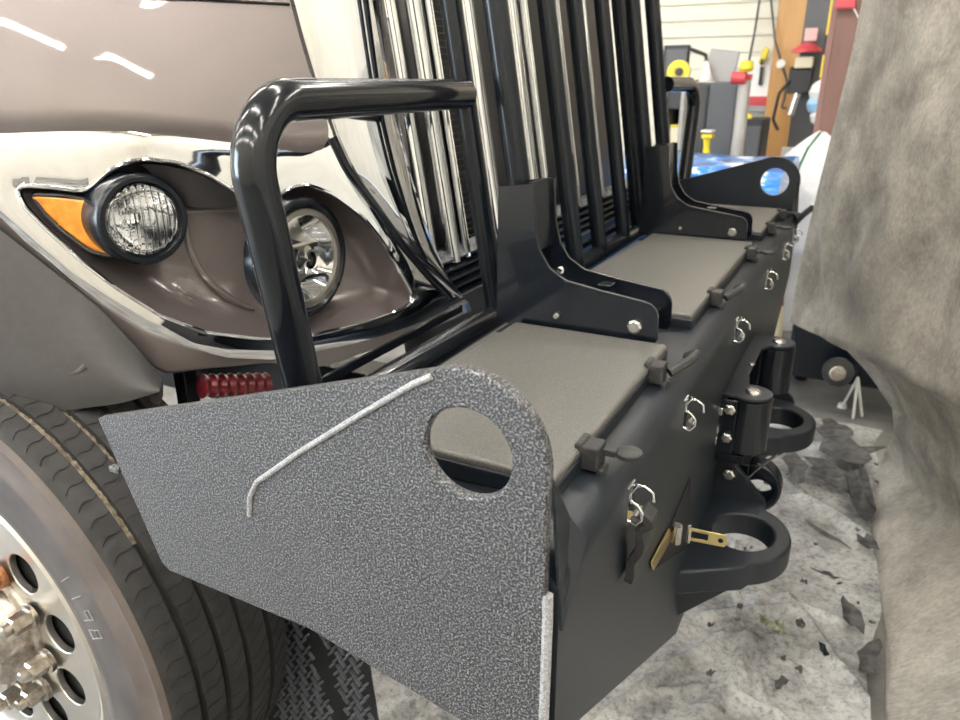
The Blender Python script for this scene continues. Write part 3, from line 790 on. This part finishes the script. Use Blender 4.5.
left = [P(868, -40, 'Y', 2.5), P(862, 0, 'Y', 2.5), P(850, 60, 'Y', 2.5), P(835, 120, 'Y', 2.5), P(820, 180, 'Y', 2.5), P(808, 230, 'Y', 2.5), P(797, 280, 'Y', 2.5), P(789, 322, 'Y', 2.48), P(815, 330, 'Y', 2.45), P(840, 343, 'Y', 2.38), P(868, 373, 'Y', 2.3), P(892, 408, 'Y', 2.2), P(894, 430, 'Y', 2.12), P(884, 455, 'Z', .03), P(876, 475, 'Z', .0), P(871, 500, 'Z', -.02), P(873, 540, 'Z', -.02), P(882, 600, 'Z', -.02), P(886, 660, 'Z', -.02), P(885, 720, 'Z', -.02), P(886, 800, 'Z', -.02)]
left = resample([tuple(p) for p in left], 90)
_n = len(left); right = []
for p in left:
    y_ = p[1]; z_ = p[2]
    right.append((1.0-.10*(2.5-y_), .45, max(.12, z_*.72+.42 if y_ > 2.1 else .12+(z_*.72+.42-.12)*max(0, (y_-1.0)/1.1))))
right = smoothc_(right, 6)
rows = []
for i in range(90):
    row = []
    for k in range(80):
        t = (k/79)**1.25; a = Vector(left[i]); b = Vector(right[i]); p = a.lerp(b, t)
        nz = noise.noise(p*2.2)*.05 + noise.noise(p*5+Vector((3, 1, 2)))*.024 + noise.noise(Vector((p.x*9, p.y*9, p.z*3)))*.012 + noise.noise(p*26)*.003
        edge = min(1, k/8)
        p = p + Vector((-.85, -.35, .2))*(nz*edge + .05*math.sin(math.pi*min(1, t*1.3)))
        if p.z < FLOOR_Z+.004: p.z = FLOOR_Z+.004
        row.append(p)
    rows.append(row)
cloth = MB().grid(rows).build('drop_cloth', CL, None, loc=(.4, 2.0, FLOOR_Z), smooth=80, solid=.004)
tag(cloth, 'large dusty grey drop cloth hanging in front of the bumper along the right', 'cloth')
# machine standing under the cloth: dark base with a caster
mc = thing('covered_machine', 'black wheeled machine base peeking out under the grey drop cloth', 'machine', (.55, 3.2, FLOOR_Z))
MB().box((.45, 3.15, .33), (.9, .6, .38)).build('base_box', SEMI, mc, bevel=.02)
cc = P(838, 372, 'Y', 2.75)
MB().lathe(cc+Vector((0, .0, 0)), (.3, -1, .1), [(-.02, .05), (-.015, .062), (.015, .062), (.02, .05)], 24, True, True).build('caster', RUBBERY, mc)
MB().lathe(cc+Vector((0, -.02, 0)), (.3, -1, .1), [(0, .035), (.006, .03), (.008, .0)], 20).build('caster_hub', NUT, mc)
MB().cyl((.05, 3.3, .15), (.05, 3.3, FLOOR_Z+.002), .03, 12).build('foot', SEMI, mc); MB().cyl((.8, 3.3, .15), (.8, 3.3, FLOOR_Z+.002), .03, 12).build('foot', SEMI, mc)
st = thing('white_stand', 'thin white splayed stand legs below the lifted cloth hem', 'stand', P(852, 408, 'Z', FLOOR_Z))
WHT = mat('white_paint', (.75, .74, .70), .5)
tp_ = P(858, 378, 'Z', .20)
for px in ((842, 407), (853, 418), (862, 416)):
    MB().cyl(tp_, P(*px, 'Z', FLOOR_Z+.005), .006, 8).build('leg', WHT, st)
MB().lathe(P(842, 407, 'Z', FLOOR_Z), (0, 0, 1), [(0, .022), (.02, .016), (.022, 0)], 12).build('foot_cap', WHT, st)

# ================================================================== PLASTIC SHEET AND SCRAPS ON THE FLOOR
SH = mat('dusty_plastic_film', (.62, .61, .58), .22)
f1 = noise_tex(SH, 3.2, 10, .7); to(SH, ramp(SH, f1, [(.34, (.11, .11, .108)), (.45, (.33, .33, .325)), (.58, (.58, .58, .57))]), 'Base Color')
f2 = noise_tex(SH, 140, 6, .75); bump(SH, f2, .25, .002)
n_, l_, b_ = nodes(SH); fm = noise_tex(SH, 60, 8, .8); mp = ramp(SH, fm, [(.30, (.25, .25, .24)), (.52, (1, 1, 1))])
mx = n_.new('ShaderNodeMix'); mx.data_type = 'RGBA'; mx.blend_type = 'MULTIPLY'; mx.inputs[0].default_value = 1
src = b_.inputs['Base Color'].links[0].from_socket; l_.new(src, mx.inputs[6]); l_.new(mp, mx.inputs[7]); l_.new(mx.outputs[2], b_.inputs['Base Color'])
creases = [[(735, 545), (738, 600), (748, 660), (765, 730)], [(785, 600), (830, 660), (890, 730)], [(800, 500), (840, 520), (890, 560)], [(770, 470), (810, 500), (860, 545)], [(600, 725), (650, 690), (720, 640), (760, 600)], [(690, 735), (735, 680), (742, 640)], [(640, 700), (720, 690), (790, 730)], [(345, 650), (350, 690), (340, 730)], [(400, 650), (430, 690), (440, 730)], [(380, 725), (430, 690), (500, 690), (560, 720)], [(700, 620), (800, 610), (880, 640)]]
creases = [[P(*q_, 'Z', FLOOR_Z) for q_ in c_] for c_ in creases]
def crease(x, y):
    h = 0.
    for k, c_ in enumerate(creases):
        for a, b in zip(c_, c_[1:]):
            dx, dy = b.x-a.x, b.y-a.y; t = max(0., min(1., ((x-a.x)*dx+(y-a.y)*dy)/(dx*dx+dy*dy)))
            d = math.hypot(x-a.x-t*dx, y-a.y-t*dy)
            if d < .08: h = max(h, (.014+.008*(k % 3))*max(0, 1-d/(.012+.012*(k % 3))))
    return h
def wrink(x, y):
    return wrink0(x, y)+crease(x, y)
def wrink0(x, y):
    v = Vector((x, y, 0)); r1 = 1-abs(noise.noise(v*2.3)); r2 = 1-abs(noise.noise(v*5.1+Vector((7, 2, 0)))); r3 = 1-abs(noise.noise(v*11+Vector((1, 9, 0))))
    near = max(0., min(1., (1.6-y)/.8))
    return FLOOR_Z+.004 + (max(0, r1-.72)*.06 + max(0, r2-.78)*.04 + max(0, r3-.82)*.03)*(.35+.65*near)
rows = []
for y in np.concatenate([np.linspace(.36, 1.8, 190), np.linspace(1.82, 2.82, 60)]):
    rows.append([Vector((x+.02*noise.noise(Vector((x*3, y*3, 5))), y, wrink(x, y))) for x in np.linspace(-.95+.05*noise.noise(Vector((0, y*4, 0))), .42+.02*math.sin(y*9), 170)])
sheet = MB().grid(rows).build('plastic_sheet', SH, None, loc=(-.1, 1.8, FLOOR_Z), smooth=80)
tag(sheet, 'crumpled dusty white plastic sheet spread on the floor under the bumper', 'plastic sheet')
SCR = varied('grey_black_scrap', (.028, .028, .029), (.11, .108, .105), 30, .65)
def scrap(px, w_, h_, ang, label, m_=SCR, name='paint_scrap', cat='scrap', grp='torn dark scraps on the floor', zz=.018, seed=0):
    rnd = random.Random(seed); c = P(*px, 'Z', zz); n = 11; rows = []
    pts = []
    for k in range(n):
        a_ = 2*math.pi*k/n; r = .55+.75*rnd.random(); x_, y_ = w_*r*math.cos(a_), h_*r*math.sin(a_)
        pts.append(Vector((c.x+x_*math.cos(ang)-y_*math.sin(ang), c.y+x_*math.sin(ang)+y_*math.cos(ang), c.z+.004+.012*rnd.random())))
    q = MB(); q.add([c+Vector((0, 0, .008))]+pts, [(0, 1+k, 1+(k+1) % n) for k in range(n)])
    o = q.build(name, m_, None, loc=c, smooth=0, solid=.003); return tag(o, label, cat, grp)
big = [((795, 467), .05, .16, .2, 'small dark scrap just right of the second tow eye'), ((828, 470), .07, .13, 1.0, 'blocky dark scrap beyond the tow eyes, beside the cloth hem'),
       ((850, 452), .16, .12, .6, 'broad torn dark scrap nearest the lifted hem of the cloth'), ((862, 490), .05, .30, .1, 'long dark scrap lying along the cloth below the hem'),
       ((828, 537), .02, .10, .9, 'thin curled dark strip in the middle of the plastic sheet'), ((868, 545), .03, .06, .4, 'short dark strip touching the cloth beside the sheet middle'),
       ((850, 615), .03, .10, .3, 'jagged dark scrap at the foot of the cloth, upper of two'), ((868, 655), .035, .11, -.2, 'dark crooked scrap at the foot of the cloth, lowest one'),
       ((828, 577), .012, .05, 1.2, 'narrow dark flake above the green debris'), ((835, 430), .10, .12, .1, 'dark flat patch beyond the torn scraps by the hem')]
for k, (px, a_, b2, an, lb) in enumerate(big): scrap(px, a_*.78, b2*.78, an, lb, seed=k)
LEAF = varied('crumpled_foil_wrapper', (.03, .035, .02), (.42, .45, .28), 60, .35, .2)
scrap((768, 624), .016, .045, .9, 'crumpled olive and silver wrapper on the plastic sheet', LEAF, 'wrapper', 'wrapper', None, .02, 31)
scrap((781, 629), .012, .03, .3, 'second bit of crumpled olive wrapper right of the first', LEAF, 'wrapper', 'wrapper', None, .02, 32)
scrap((800, 626), .012, .016, .3, 'round black lump right of the olive wrapper', SCR, 'debris_lump', 'debris', None, .02, 33)
scrap((823, 653), .008, .026, .4, 'small shiny dark flake near the foot of the cloth', SEMI, 'debris_flake', 'debris', None, .02, 34)
scrap((781, 685), .012, .020, -.3, 'black lump with pale end at the bottom of the sheet', SCR, 'debris_lump', 'debris', None, .02, 35)
for k in range(34):
    px = (random.uniform(700, 880), random.uniform(455, 700)); scrap(px, random.uniform(.003, .008), random.uniform(.003, .012), random.random()*3, 'tiny dark crumb scattered on the plastic sheet', SCR, 'crumb', 'debris', 'tiny dark crumbs on the sheet', .012, 50+k)

# ================================================================== BACKGROUND OF THE SHOP
PLY = varied('varnished_plywood', (.42, .22, .075), (.52, .29, .11), 3, .45, 0, 0, 5, .3, .7, 0, (6, 1, .6))
GREY = mat('dark_grey_metal', (.075, .077, .083), .45); LG = mat('light_grey_metal', (.30, .29, .28), .5); YEL = mat('yellow_plastic', (.72, .55, .03), .4)
REDP = mat('red_metal', (.45, .05, .06), .4); BLK = mat('black_plastic', (.02, .02, .022), .5); BRN = varied('red_brown_wood', (.13, .065, .048), (.17, .088, .065), 4, .5, 0, 0, 4, .3, .7, 0, (4, 4, .5))
CRM = mat('cream_card', (.70, .62, .46), .7); PAP = mat('white_paper', (.78, .77, .74), .6)
def slab(x0, y0, x1, y1, Y, dep, name, m_, parent=None, bevel=.004):
    """box standing at depth Y whose front covers the given patch of the photograph"""
    a = P(x0, y0, 'Y', Y); b = P(x1, y1, 'Y', Y)
    return MB().box(((a.x+b.x)/2, Y+dep/2, (a.z+b.z)/2), (abs(b.x-a.x), dep, abs(a.z-b.z))).build(name, m_, parent, loc=((a.x+b.x)/2, Y+dep/2, min(a.z, b.z)), bevel=bevel, smooth=0)
def toground(o_pts): return FLOOR_Z
# plywood sheet standing against the wall
a = P(776, 0, 'Y', 6.9); b = P(797, 125, 'Y', 6.9)
tag(MB().box(((a.x+b.x)/2+.0, 6.96, 1.60), (.27, .03, 2.1)).build('plywood_board', PLY, None, loc=((a.x+b.x)/2, 6.96, .55), smooth=0), 'tall varnished plywood board fixed to the cream back wall', 'board')
# steel post with controls
a = P(812, 60, 'Y', 6.2)
post = thing('steel_post', 'dark grey steel post carrying a switch box, between plywood and brown beam', 'post', (a.x, 6.2, FLOOR_Z))
MB().box((a.x, 6.3, 1.8), (.20, .12, 3.66)).build('column', GREY, post, bevel=.006)
MB().box((a.x+.13, 6.35, 1.8), (.06, .10, 3.66)).build('side_channel', BLK, post, bevel=.006)
z0 = P(806, 80, 'Y', 6.1).z
MB().box((a.x-.06, 6.16, z0), (.17, .12, .20)).build('switch_box', BLK, post, bevel=.01)
MB().box((a.x-.05, 6.15, z0+.12), (.13, .10, .10)).build('label_panel', CRM, post, bevel=.004)
MB().lathe((a.x-.04, 6.13, z0+.20), (0, 0, 1), [(0, .11), (.02, .11), (.06, .06), (.07, .06), (.075, 0)], 24, True).build('red_cover', REDP, post)
MB().box((a.x-.03, 6.15, z0+.33), (.09, .02, .09)).build('pink_tag', mat('pink_card', (.62, .40, .38), .6), post)
MB().tube([(a.x-.13, 6.1, z0), (a.x-.2, 6.1, z0-.1), (a.x-.22, 6.1, z0-.3), (a.x-.17, 6.1, z0-.38)], .012, 8, .05).build('hose', BLK, post)
MB().cyl((a.x-.06, 6.08, z0-.1), (a.x-.09, 6.08, z0-.26), .025, 10).build('steel_handle', STEEL, post)
MB().box((a.x-.05, 6.2, z0-.62), (.16, .1, .20)).build('paper_notice', PAP, post)
# brown wooden beam
a = P(851, 70, 'Y', 5.2)
bm_ = thing('wooden_post', 'red-brown wooden post behind the top of the grey cloth', 'post', (a.x, 5.2, FLOOR_Z))
b = P(822, 148, 'Y', 5.2)
MB().box((a.x-.02, 5.3, 2.35), (.24, .14, 3.4)).build('upright', BRN, bm_, bevel=.006)
MB().box((a.x-.16, 5.34, 2.35), (.04, .10, 3.3)).build('side_batten', mat('pale_red_wood', (.24, .12, .10), .5), bm_, bevel=.006)
MB().box((a.x-.02, 5.3, .32), (.18, .10, .70)).build('foot', BRN, bm_, bevel=.006)
rb = thing('red_clip', 'small red plastic clip hanging high on the brown wooden post', 'clip', P(846, 3, 'Y', 5.15)); pz = P(846, 3, 'Y', 5.15)
MB().box(pz, (.12, .03, .07)).build('body', REDP, rb, bevel=.01); MB().tube([pz+Vector((.03, 0, 0)), pz+Vector((.08, 0, -.08)), pz+Vector((.14, 0, -.16))], .004, 6).build('cord', PAP, rb)
yl = thing('yellow_level', 'yellow strip tool standing between steel post and brown post', 'tool', P(829, 75, 'Y', 6.0)); a = P(829, 10, 'Y', 6.0); b = P(829, 75, 'Y', 6.0)
zz = P(829, 78, 'Y', 6.).z
MB().box(((a.x+b.x)/2, 6.0, (zz+FLOOR_Z)/2), (.05, .04, zz-FLOOR_Z-.002)).build('lower_bar', BLK, yl, bevel=.004)
MB().box(((a.x+b.x)/2, 6.0, zz+.35), (.06, .04, .70)).build('bar', YEL, yl, bevel=.004)
hb_ = thing('hanging_bag', 'blue and white plastic bag bundled beside the brown wooden post', 'bag', P(818, 105, 'Y', 5.9))
for px_, r_, m_ in (((820, 92), .09, 'w'), ((817, 104), .085, 'b'), ((819, 116), .075, 'w'), ((824, 126), .05, 'w')):
    c_ = P(*px_, 'Y', 5.9); MB().lathe(c_-Vector((0, 0, r_)), (0, 0, 1), [(0, .01), (r_*.4, r_*.7), (r_, r_*.9), (r_*1.6, r_*.65), (r_*2, .01)], 14).build('fold', PAP if m_ == 'w' else mat('pale_blue_film', (.30, .50, .72), .4), hb_)
MB().box(((a.x+b.x)/2, 5.985, P(829, 45, 'Y', 6.).z), (.065, .03, .14)).build('black_grip', BLK, yl, bevel=.004)
# cabinet row along the back wall
def stand_box(x0, x1, ytop, Y, dep, name, m_, label, cat):
    a = P(x0, ytop, 'Y', Y); b = P(x1, ytop, 'Y', Y); r = thing(name, label, cat, ((a.x+b.x)/2, Y+dep/2, FLOOR_Z)); z = (a.z+b.z)/2
    MB().box(((a.x+b.x)/2, Y+dep/2, (z+FLOOR_Z)/2+.001), (b.x-a.x, dep, z-FLOOR_Z-.002)).build('body', m_, r, bevel=.008); return r, a, b, z
r, a, b, z = stand_box(690, 738, 82, 5.6, .5, 'tool_cabinet', GREY, 'dark grey steel tool cabinet against the back wall', 'cabinet')
MB().box(((a.x+b.x)/2, 5.59, z-.55), ((b.x-a.x)*.96, .02, .012)).build('drawer_gap', BLK, r); MB().box(((a.x*.6+b.x*.4), 5.59, z-.30), (.012, .02, .55)).build('door_gap', BLK, r)
mon = thing('monitor', 'grey tilted monitor standing on the dark tool cabinet', 'monitor', P(722, 82, 'Y', 5.75)); c = P(722, 66, 'Y', 5.75)
MB().box(c, (.22, .03, .23), Matrix.Rotation(.12, 3, 'Y')).build('screen', LG, mon, bevel=.006); MB().box(P(722, 79, 'Y', 5.8), (.08, .10, .05)).build('foot', BLK, mon)
dl = thing('desk_lamp', 'black jointed desk lamp with white cone on the tool cabinet', 'lamp', P(707, 82, 'Y', 5.75))
MB().tube([P(708, 80, 'Y', 5.75), P(706, 55, 'Y', 5.75), P(688, 48, 'Y', 5.75)], .014, 8, .03).build('arm', BLK, dl); MB().lathe(P(705, 80, 'Y', 5.68), (0, 0, 1), [(0, .06), (.13, .015), (.14, 0)], 18, True).build('cone', PAP, dl)
sk = thing('yellow_reel', 'round yellow tape reel at the left end of the white shelf', 'reel', P(679, 83, 'Y', 5.5)); MB().lathe(P(679, 72, 'Y', 5.5), (0, -1, 0), [(-.03, .08), (-.02, .085), (.03, .085), (.03, .04), (.02, .038), (.02, 0)], 28, True).build('disc', YEL, sk)
MB().lathe(P(679, 72, 'Y', 5.46), (0, -1, 0), [(0, .03), (.005, .03), (.006, 0)], 20).build('hub', BLK, sk)
a = P(664, 84, 'Y', 5.4); b = P(686, 84, 'Y', 5.4); z = (a.z+b.z)/2; xm = (a.x+b.x)/2; wd = b.x-a.x
r = thing('work_bench', 'grey work bench with white top beside the tool cabinet', 'bench', (xm, 5.6, FLOOR_Z))
for x_ in (a.x+.015, b.x-.015): MB().box((x_, 5.62, (z+FLOOR_Z)/2), (.03, .44, z-FLOOR_Z)).build('side_panel', LG, r, bevel=.004)
MB().box((xm, 5.83, (z+FLOOR_Z)/2), (wd, .02, z-FLOOR_Z)).build('back_panel', GREY, r)
zs = P(680, 145, 'Y', 5.5).z
MB().box((xm, 5.62, zs-.012), (wd-.06, .44, .02)).build('shelf', LG, r)
MB().box((xm, 5.62, z-.10), (wd-.06, .40, .16)).build('drawer', BLK, r, bevel=.004)
MB().box((xm, 5.62, z+.015), (wd, .46, .03)).build('top', PAP, r, bevel=.004)
c = P(680, 138, 'Y', 5.55); c.z = zs+.068; bx = thing('cardboard_box', 'low cream cardboard box on the bench shelf', 'box', c); MB().box(c, (.13, .16, .13)).build('carton', CRM, bx, bevel=.004); MB().box(c+Vector((0, 0, .075)), (.135, .165, .02)).build('yellow_lid', YEL, bx, bevel=.003)
mb_ = thing('black_monitor_back', 'black flat box standing at the left end of the bench', 'box', P(675, 80, 'Y', 5.6)); MB().box(P(676, 63, 'Y', 5.7), (.20, .05, .26)).build('case', BLK, mb_, bevel=.008); MB().box(P(676, 63, 'Y', 5.66), (.16, .01, .2)).build('face', GREY, mb_)
lad = thing('yellow_step_stool', 'yellow folding step stool in front of the tool cabinet', 'step stool', P(708, 160, 'Y', 5.2))
for px in ((703, 708), (713, 706)):
    _t = P(px[1], 134, 'Y', 5.25); _b = P(px[0], 168, 'Y', 5.25); MB().cyl((_b.x*2-_t.x, 5.25, FLOOR_Z+.002), _t, .022, 8).build('leg', YEL, lad)
MB().box(P(708, 136, 'Y', 5.25), (.075, .12, .03)).build('step', YEL, lad, bevel=.006); MB().box(P(708, 131, 'Y', 5.25), (.08, .13, .012)).build('tread', PAP, lad)
pp = thing('white_pipe', 'pale grey pipe leaning beside the dark tool cabinet', 'pipe', P(735, 165, 'Y', 5.3)); _p = P(734, 175, 'Y', 5.3); MB().tube([(_p.x-.05, 5.3, FLOOR_Z+.002), _p, P(739, 135, 'Y', 5.3), P(745, 78, 'Y', 5.4)], .045, 14, .4).build('tube', LG, pp)
MB().lathe(P(745, 80, 'Y', 5.4), (0, 0, 1), [(0, .05), (.04, .05)], 16, True, True).build('collar', REDP, pp)
vl = thing('yellow_valve', 'yellow and red valve on top of the leaning pale pipe', 'valve', P(745, 74, 'Y', 5.35)); MB().lathe(P(746, 72, 'Y', 5.35), (0, 0, 1), [(0, .03), (.02, .05), (.07, .045), (.08, 0)], 16, True).build('knob', YEL, vl); MB().lathe(P(739, 78, 'Y', 5.35), (1, 0, 0), [(-.05, .045), (.05, .045)], 16, True, True).build('red_flange', REDP, vl)
r, a, b, z = stand_box(744, 764, 119, 5.6, .4, 'black_cabinet', BLK, 'low black cabinet between pale pipe and plywood board', 'cabinet')
MB().box(((a.x+b.x)/2, 5.59, z-.2), ((b.x-a.x)*.85, .02, .3)).build('door', GREY, r, bevel=.004)
yc = thing('yellow_clamp', 'yellow spring clamp lying on the low black cabinet', 'clamp', P(746, 120, 'Y', 5.7)); MB().box(P(746, 121, 'Y', 5.7)+Vector((0, 0, .02)), (.08, .06, .05), Matrix.Rotation(-.5, 3, 'Y')).build('jaw', YEL, yc, bevel=.008); MB().box(P(743, 124, 'Y', 5.7)+Vector((0, 0, .0)), (.05, .05, .02), Matrix.Rotation(-.5, 3, 'Y')).build('grip', YEL, yc, bevel=.004)
tb = thing('wall_tool_board', 'cream tool board with a red rail hung on the back wall', 'tool board', P(757, 110, 'Y', 7.02)); c = P(757, 85, 'Y', 7.03)
MB().box(c, (.22, .03, .48)).build('panel', PAP, tb, bevel=.004); MB().box(P(757, 101, 'Y', 6.99), (.20, .06, .08)).build('red_rail', REDP, tb, bevel=.006); MB().box(P(761, 76, 'Y', 6.99), (.03, .03, .16)).build('hanging_tool', BLK, tb, bevel=.004); MB().box(P(757, 108, 'Y', 6.99), (.2, .05, .06)).build('tray', LG, tb, bevel=.004)
ht = thing('yellow_drill', 'yellow and black hand tool hung left of the plywood board', 'tool', P(764, 64, 'Y', 6.95)); MB().box(P(764, 56, 'Y', 6.95), (.05, .05, .14), Matrix.Rotation(.25, 3, 'Y')).build('body', YEL, ht, bevel=.01); MB().box(P(762, 62, 'Y', 6.94), (.03, .04, .05)).build('grip', BLK, ht, bevel=.006)
for lb, xs in (('thin grey cable running down the back wall left of the plywood', [(761, -10), (755, 30), (748, 66)]), ('dark looped cable hanging in front of the plywood board', [(770, -10), (775, 40), (781, 62), (787, 80), (784, 100), (781, 108), (787, 108)])):
    tag(MB().tube([P(x_, y_, 'Y', 6.88) for x_, y_ in xs], .010, 8, .08).build('cable', GREY, None, loc=P(*xs[-1], 'Y', 6.88)), lb, 'cable')
tag(MB().lathe(P(781, 64, 'Y', 6.85), (0, -1, 0), [(-.02, .03), (.0, .04), (.03, .035), (.035, 0)], 16, True).build('outlet_plug', PAP, None, loc=P(781, 64, 'Y', 6.85)), 'round white plug hanging on the looped dark cable', 'plug')
# pile wrapped in blue and white film beyond the bumper, and the white plastic heap
BLU = mat('blue_white_film', (.05, .22, .55), .18); f = noise_tex(BLU, 6, 5, .6, stretch=(1, 1, 3.2)); to(BLU, ramp(BLU, f, [(.46, (.012, .11, .42)), (.56, (.04, .24, .62)), (.61, (.78, .84, .90))]), 'Base Color'); bump(BLU, f, .5, .02)
a = P(640, 168, 'Y', 3.3); b = P(800, 162, 'Y', 3.3); rows = []
for i in range(26):
    t = i/25
    sec = []
    for k in range(40):
        s = k/39; x = a.x-.25+(b.x-a.x+.20)*s
        pos = [(3.0, FLOOR_Z+.01), (2.98, .45), (3.02, .94), (3.10, 1.01), (3.4, 1.025), (3.85, 1.02), (3.93, .95), (3.95, FLOOR_Z+.01)]
        y_ = np.interp(t, np.linspace(0, 1, 8), [p[0] for p in pos]); z_ = np.interp(t, np.linspace(0, 1, 8), [p[1] for p in pos])
        v = Vector((x, y_, z_)); z_ += .02*noise.noise(v*4)*(z_ > .3); y_ += .03*noise.noise(v*3+Vector((4, 4, 4)))
        sec.append(Vector((x, y_, z_)))
    rows.append(sec)
q = MB().grid(rows); q.f.append(tuple(i*40 for i in range(26))); q.f.append(tuple(i*40+39 for i in range(25, -1, -1)))
tag(q.build('wrapped_pallet', BLU, None, loc=((a.x+b.x)/2, 3.6, FLOOR_Z), smooth=60), 'pallet load wrapped in blue and white film beyond the bumper', 'pallet')
WP = varied('white_translucent_film', (.52, .53, .55), (.70, .70, .70), 5, .2, 0, 0, 6, .3, .7, .01)
rows = []
c0 = P(808, 200, 'Y', 4.4)
for i in range(40):
    z = FLOOR_Z+.005+(1.13)*(i/39); row = []
    for k in range(48):
        a_ = 2*math.pi*k/48; R_ = .50*(1-(i/39)**3.6*.96); v = Vector((math.cos(a_)*2, math.sin(a_)*2, z*3))
        R_ *= 1+.16*noise.noise(v)+.08*noise.noise(v*2.5)
        row.append(Vector((c0.x+.02+R_*math.cos(a_)*.92, 4.45+R_*math.sin(a_)*.75, z+.03*noise.noise(v*1.3)*(i > 3))))
    rows.append(row)
q = MB().grid(rows, True); q.f.append(tuple(39*48+k for k in range(48)))
tag(q.build('plastic_heap', WP, None, loc=(c0.x+.02, 4.45, FLOOR_Z), smooth=70), 'heap bundled in white plastic film behind the far end of the bumper', 'plastic bundle')
tag(MB().tube([P(820, 133, 'Y', 4.3), P(808, 148, 'Y', 4.05), P(800, 165, 'Y', 4.02), P(795, 180, 'Y', 4.01)], .008, 8).build('green_hose', mat('green_hose_rubber', (.05, .14, .07), .5), None, loc=P(795, 180, 'Y', 4.01)), 'thin green hose lying over the white plastic bundle', 'hose')
tag(MB().tube([P(793, 225, 'Y', 2.6), P(803, 215, 'Y', 2.55), P(812, 208, 'Y', 2.5)], .012, 10).build('black_hose', BLK, None, loc=P(793, 225, 'Y', 2.6)), 'short dark hose running from bumper end into the cloth', 'hose')
c = P(777, 330, 'Y', 2.42); bb = thing('wooden_stake', 'pale wooden stake with a red tip between bumper end and cloth', 'stake', (c.x, c.y, FLOOR_Z))
MB().lathe((c.x, c.y, FLOOR_Z+.001), (0, 0, 1), [(0, .022), (c.z-FLOOR_Z, .020), (c.z-FLOOR_Z+.10, .012)], 16, True, True).build('shaft', CRM, bb); MB().lathe(c+Vector((0, 0, .10)), (0, 0, 1), [(0, .012), (.03, .009), (.035, 0)], 12).build('red_tip', REDP, bb)
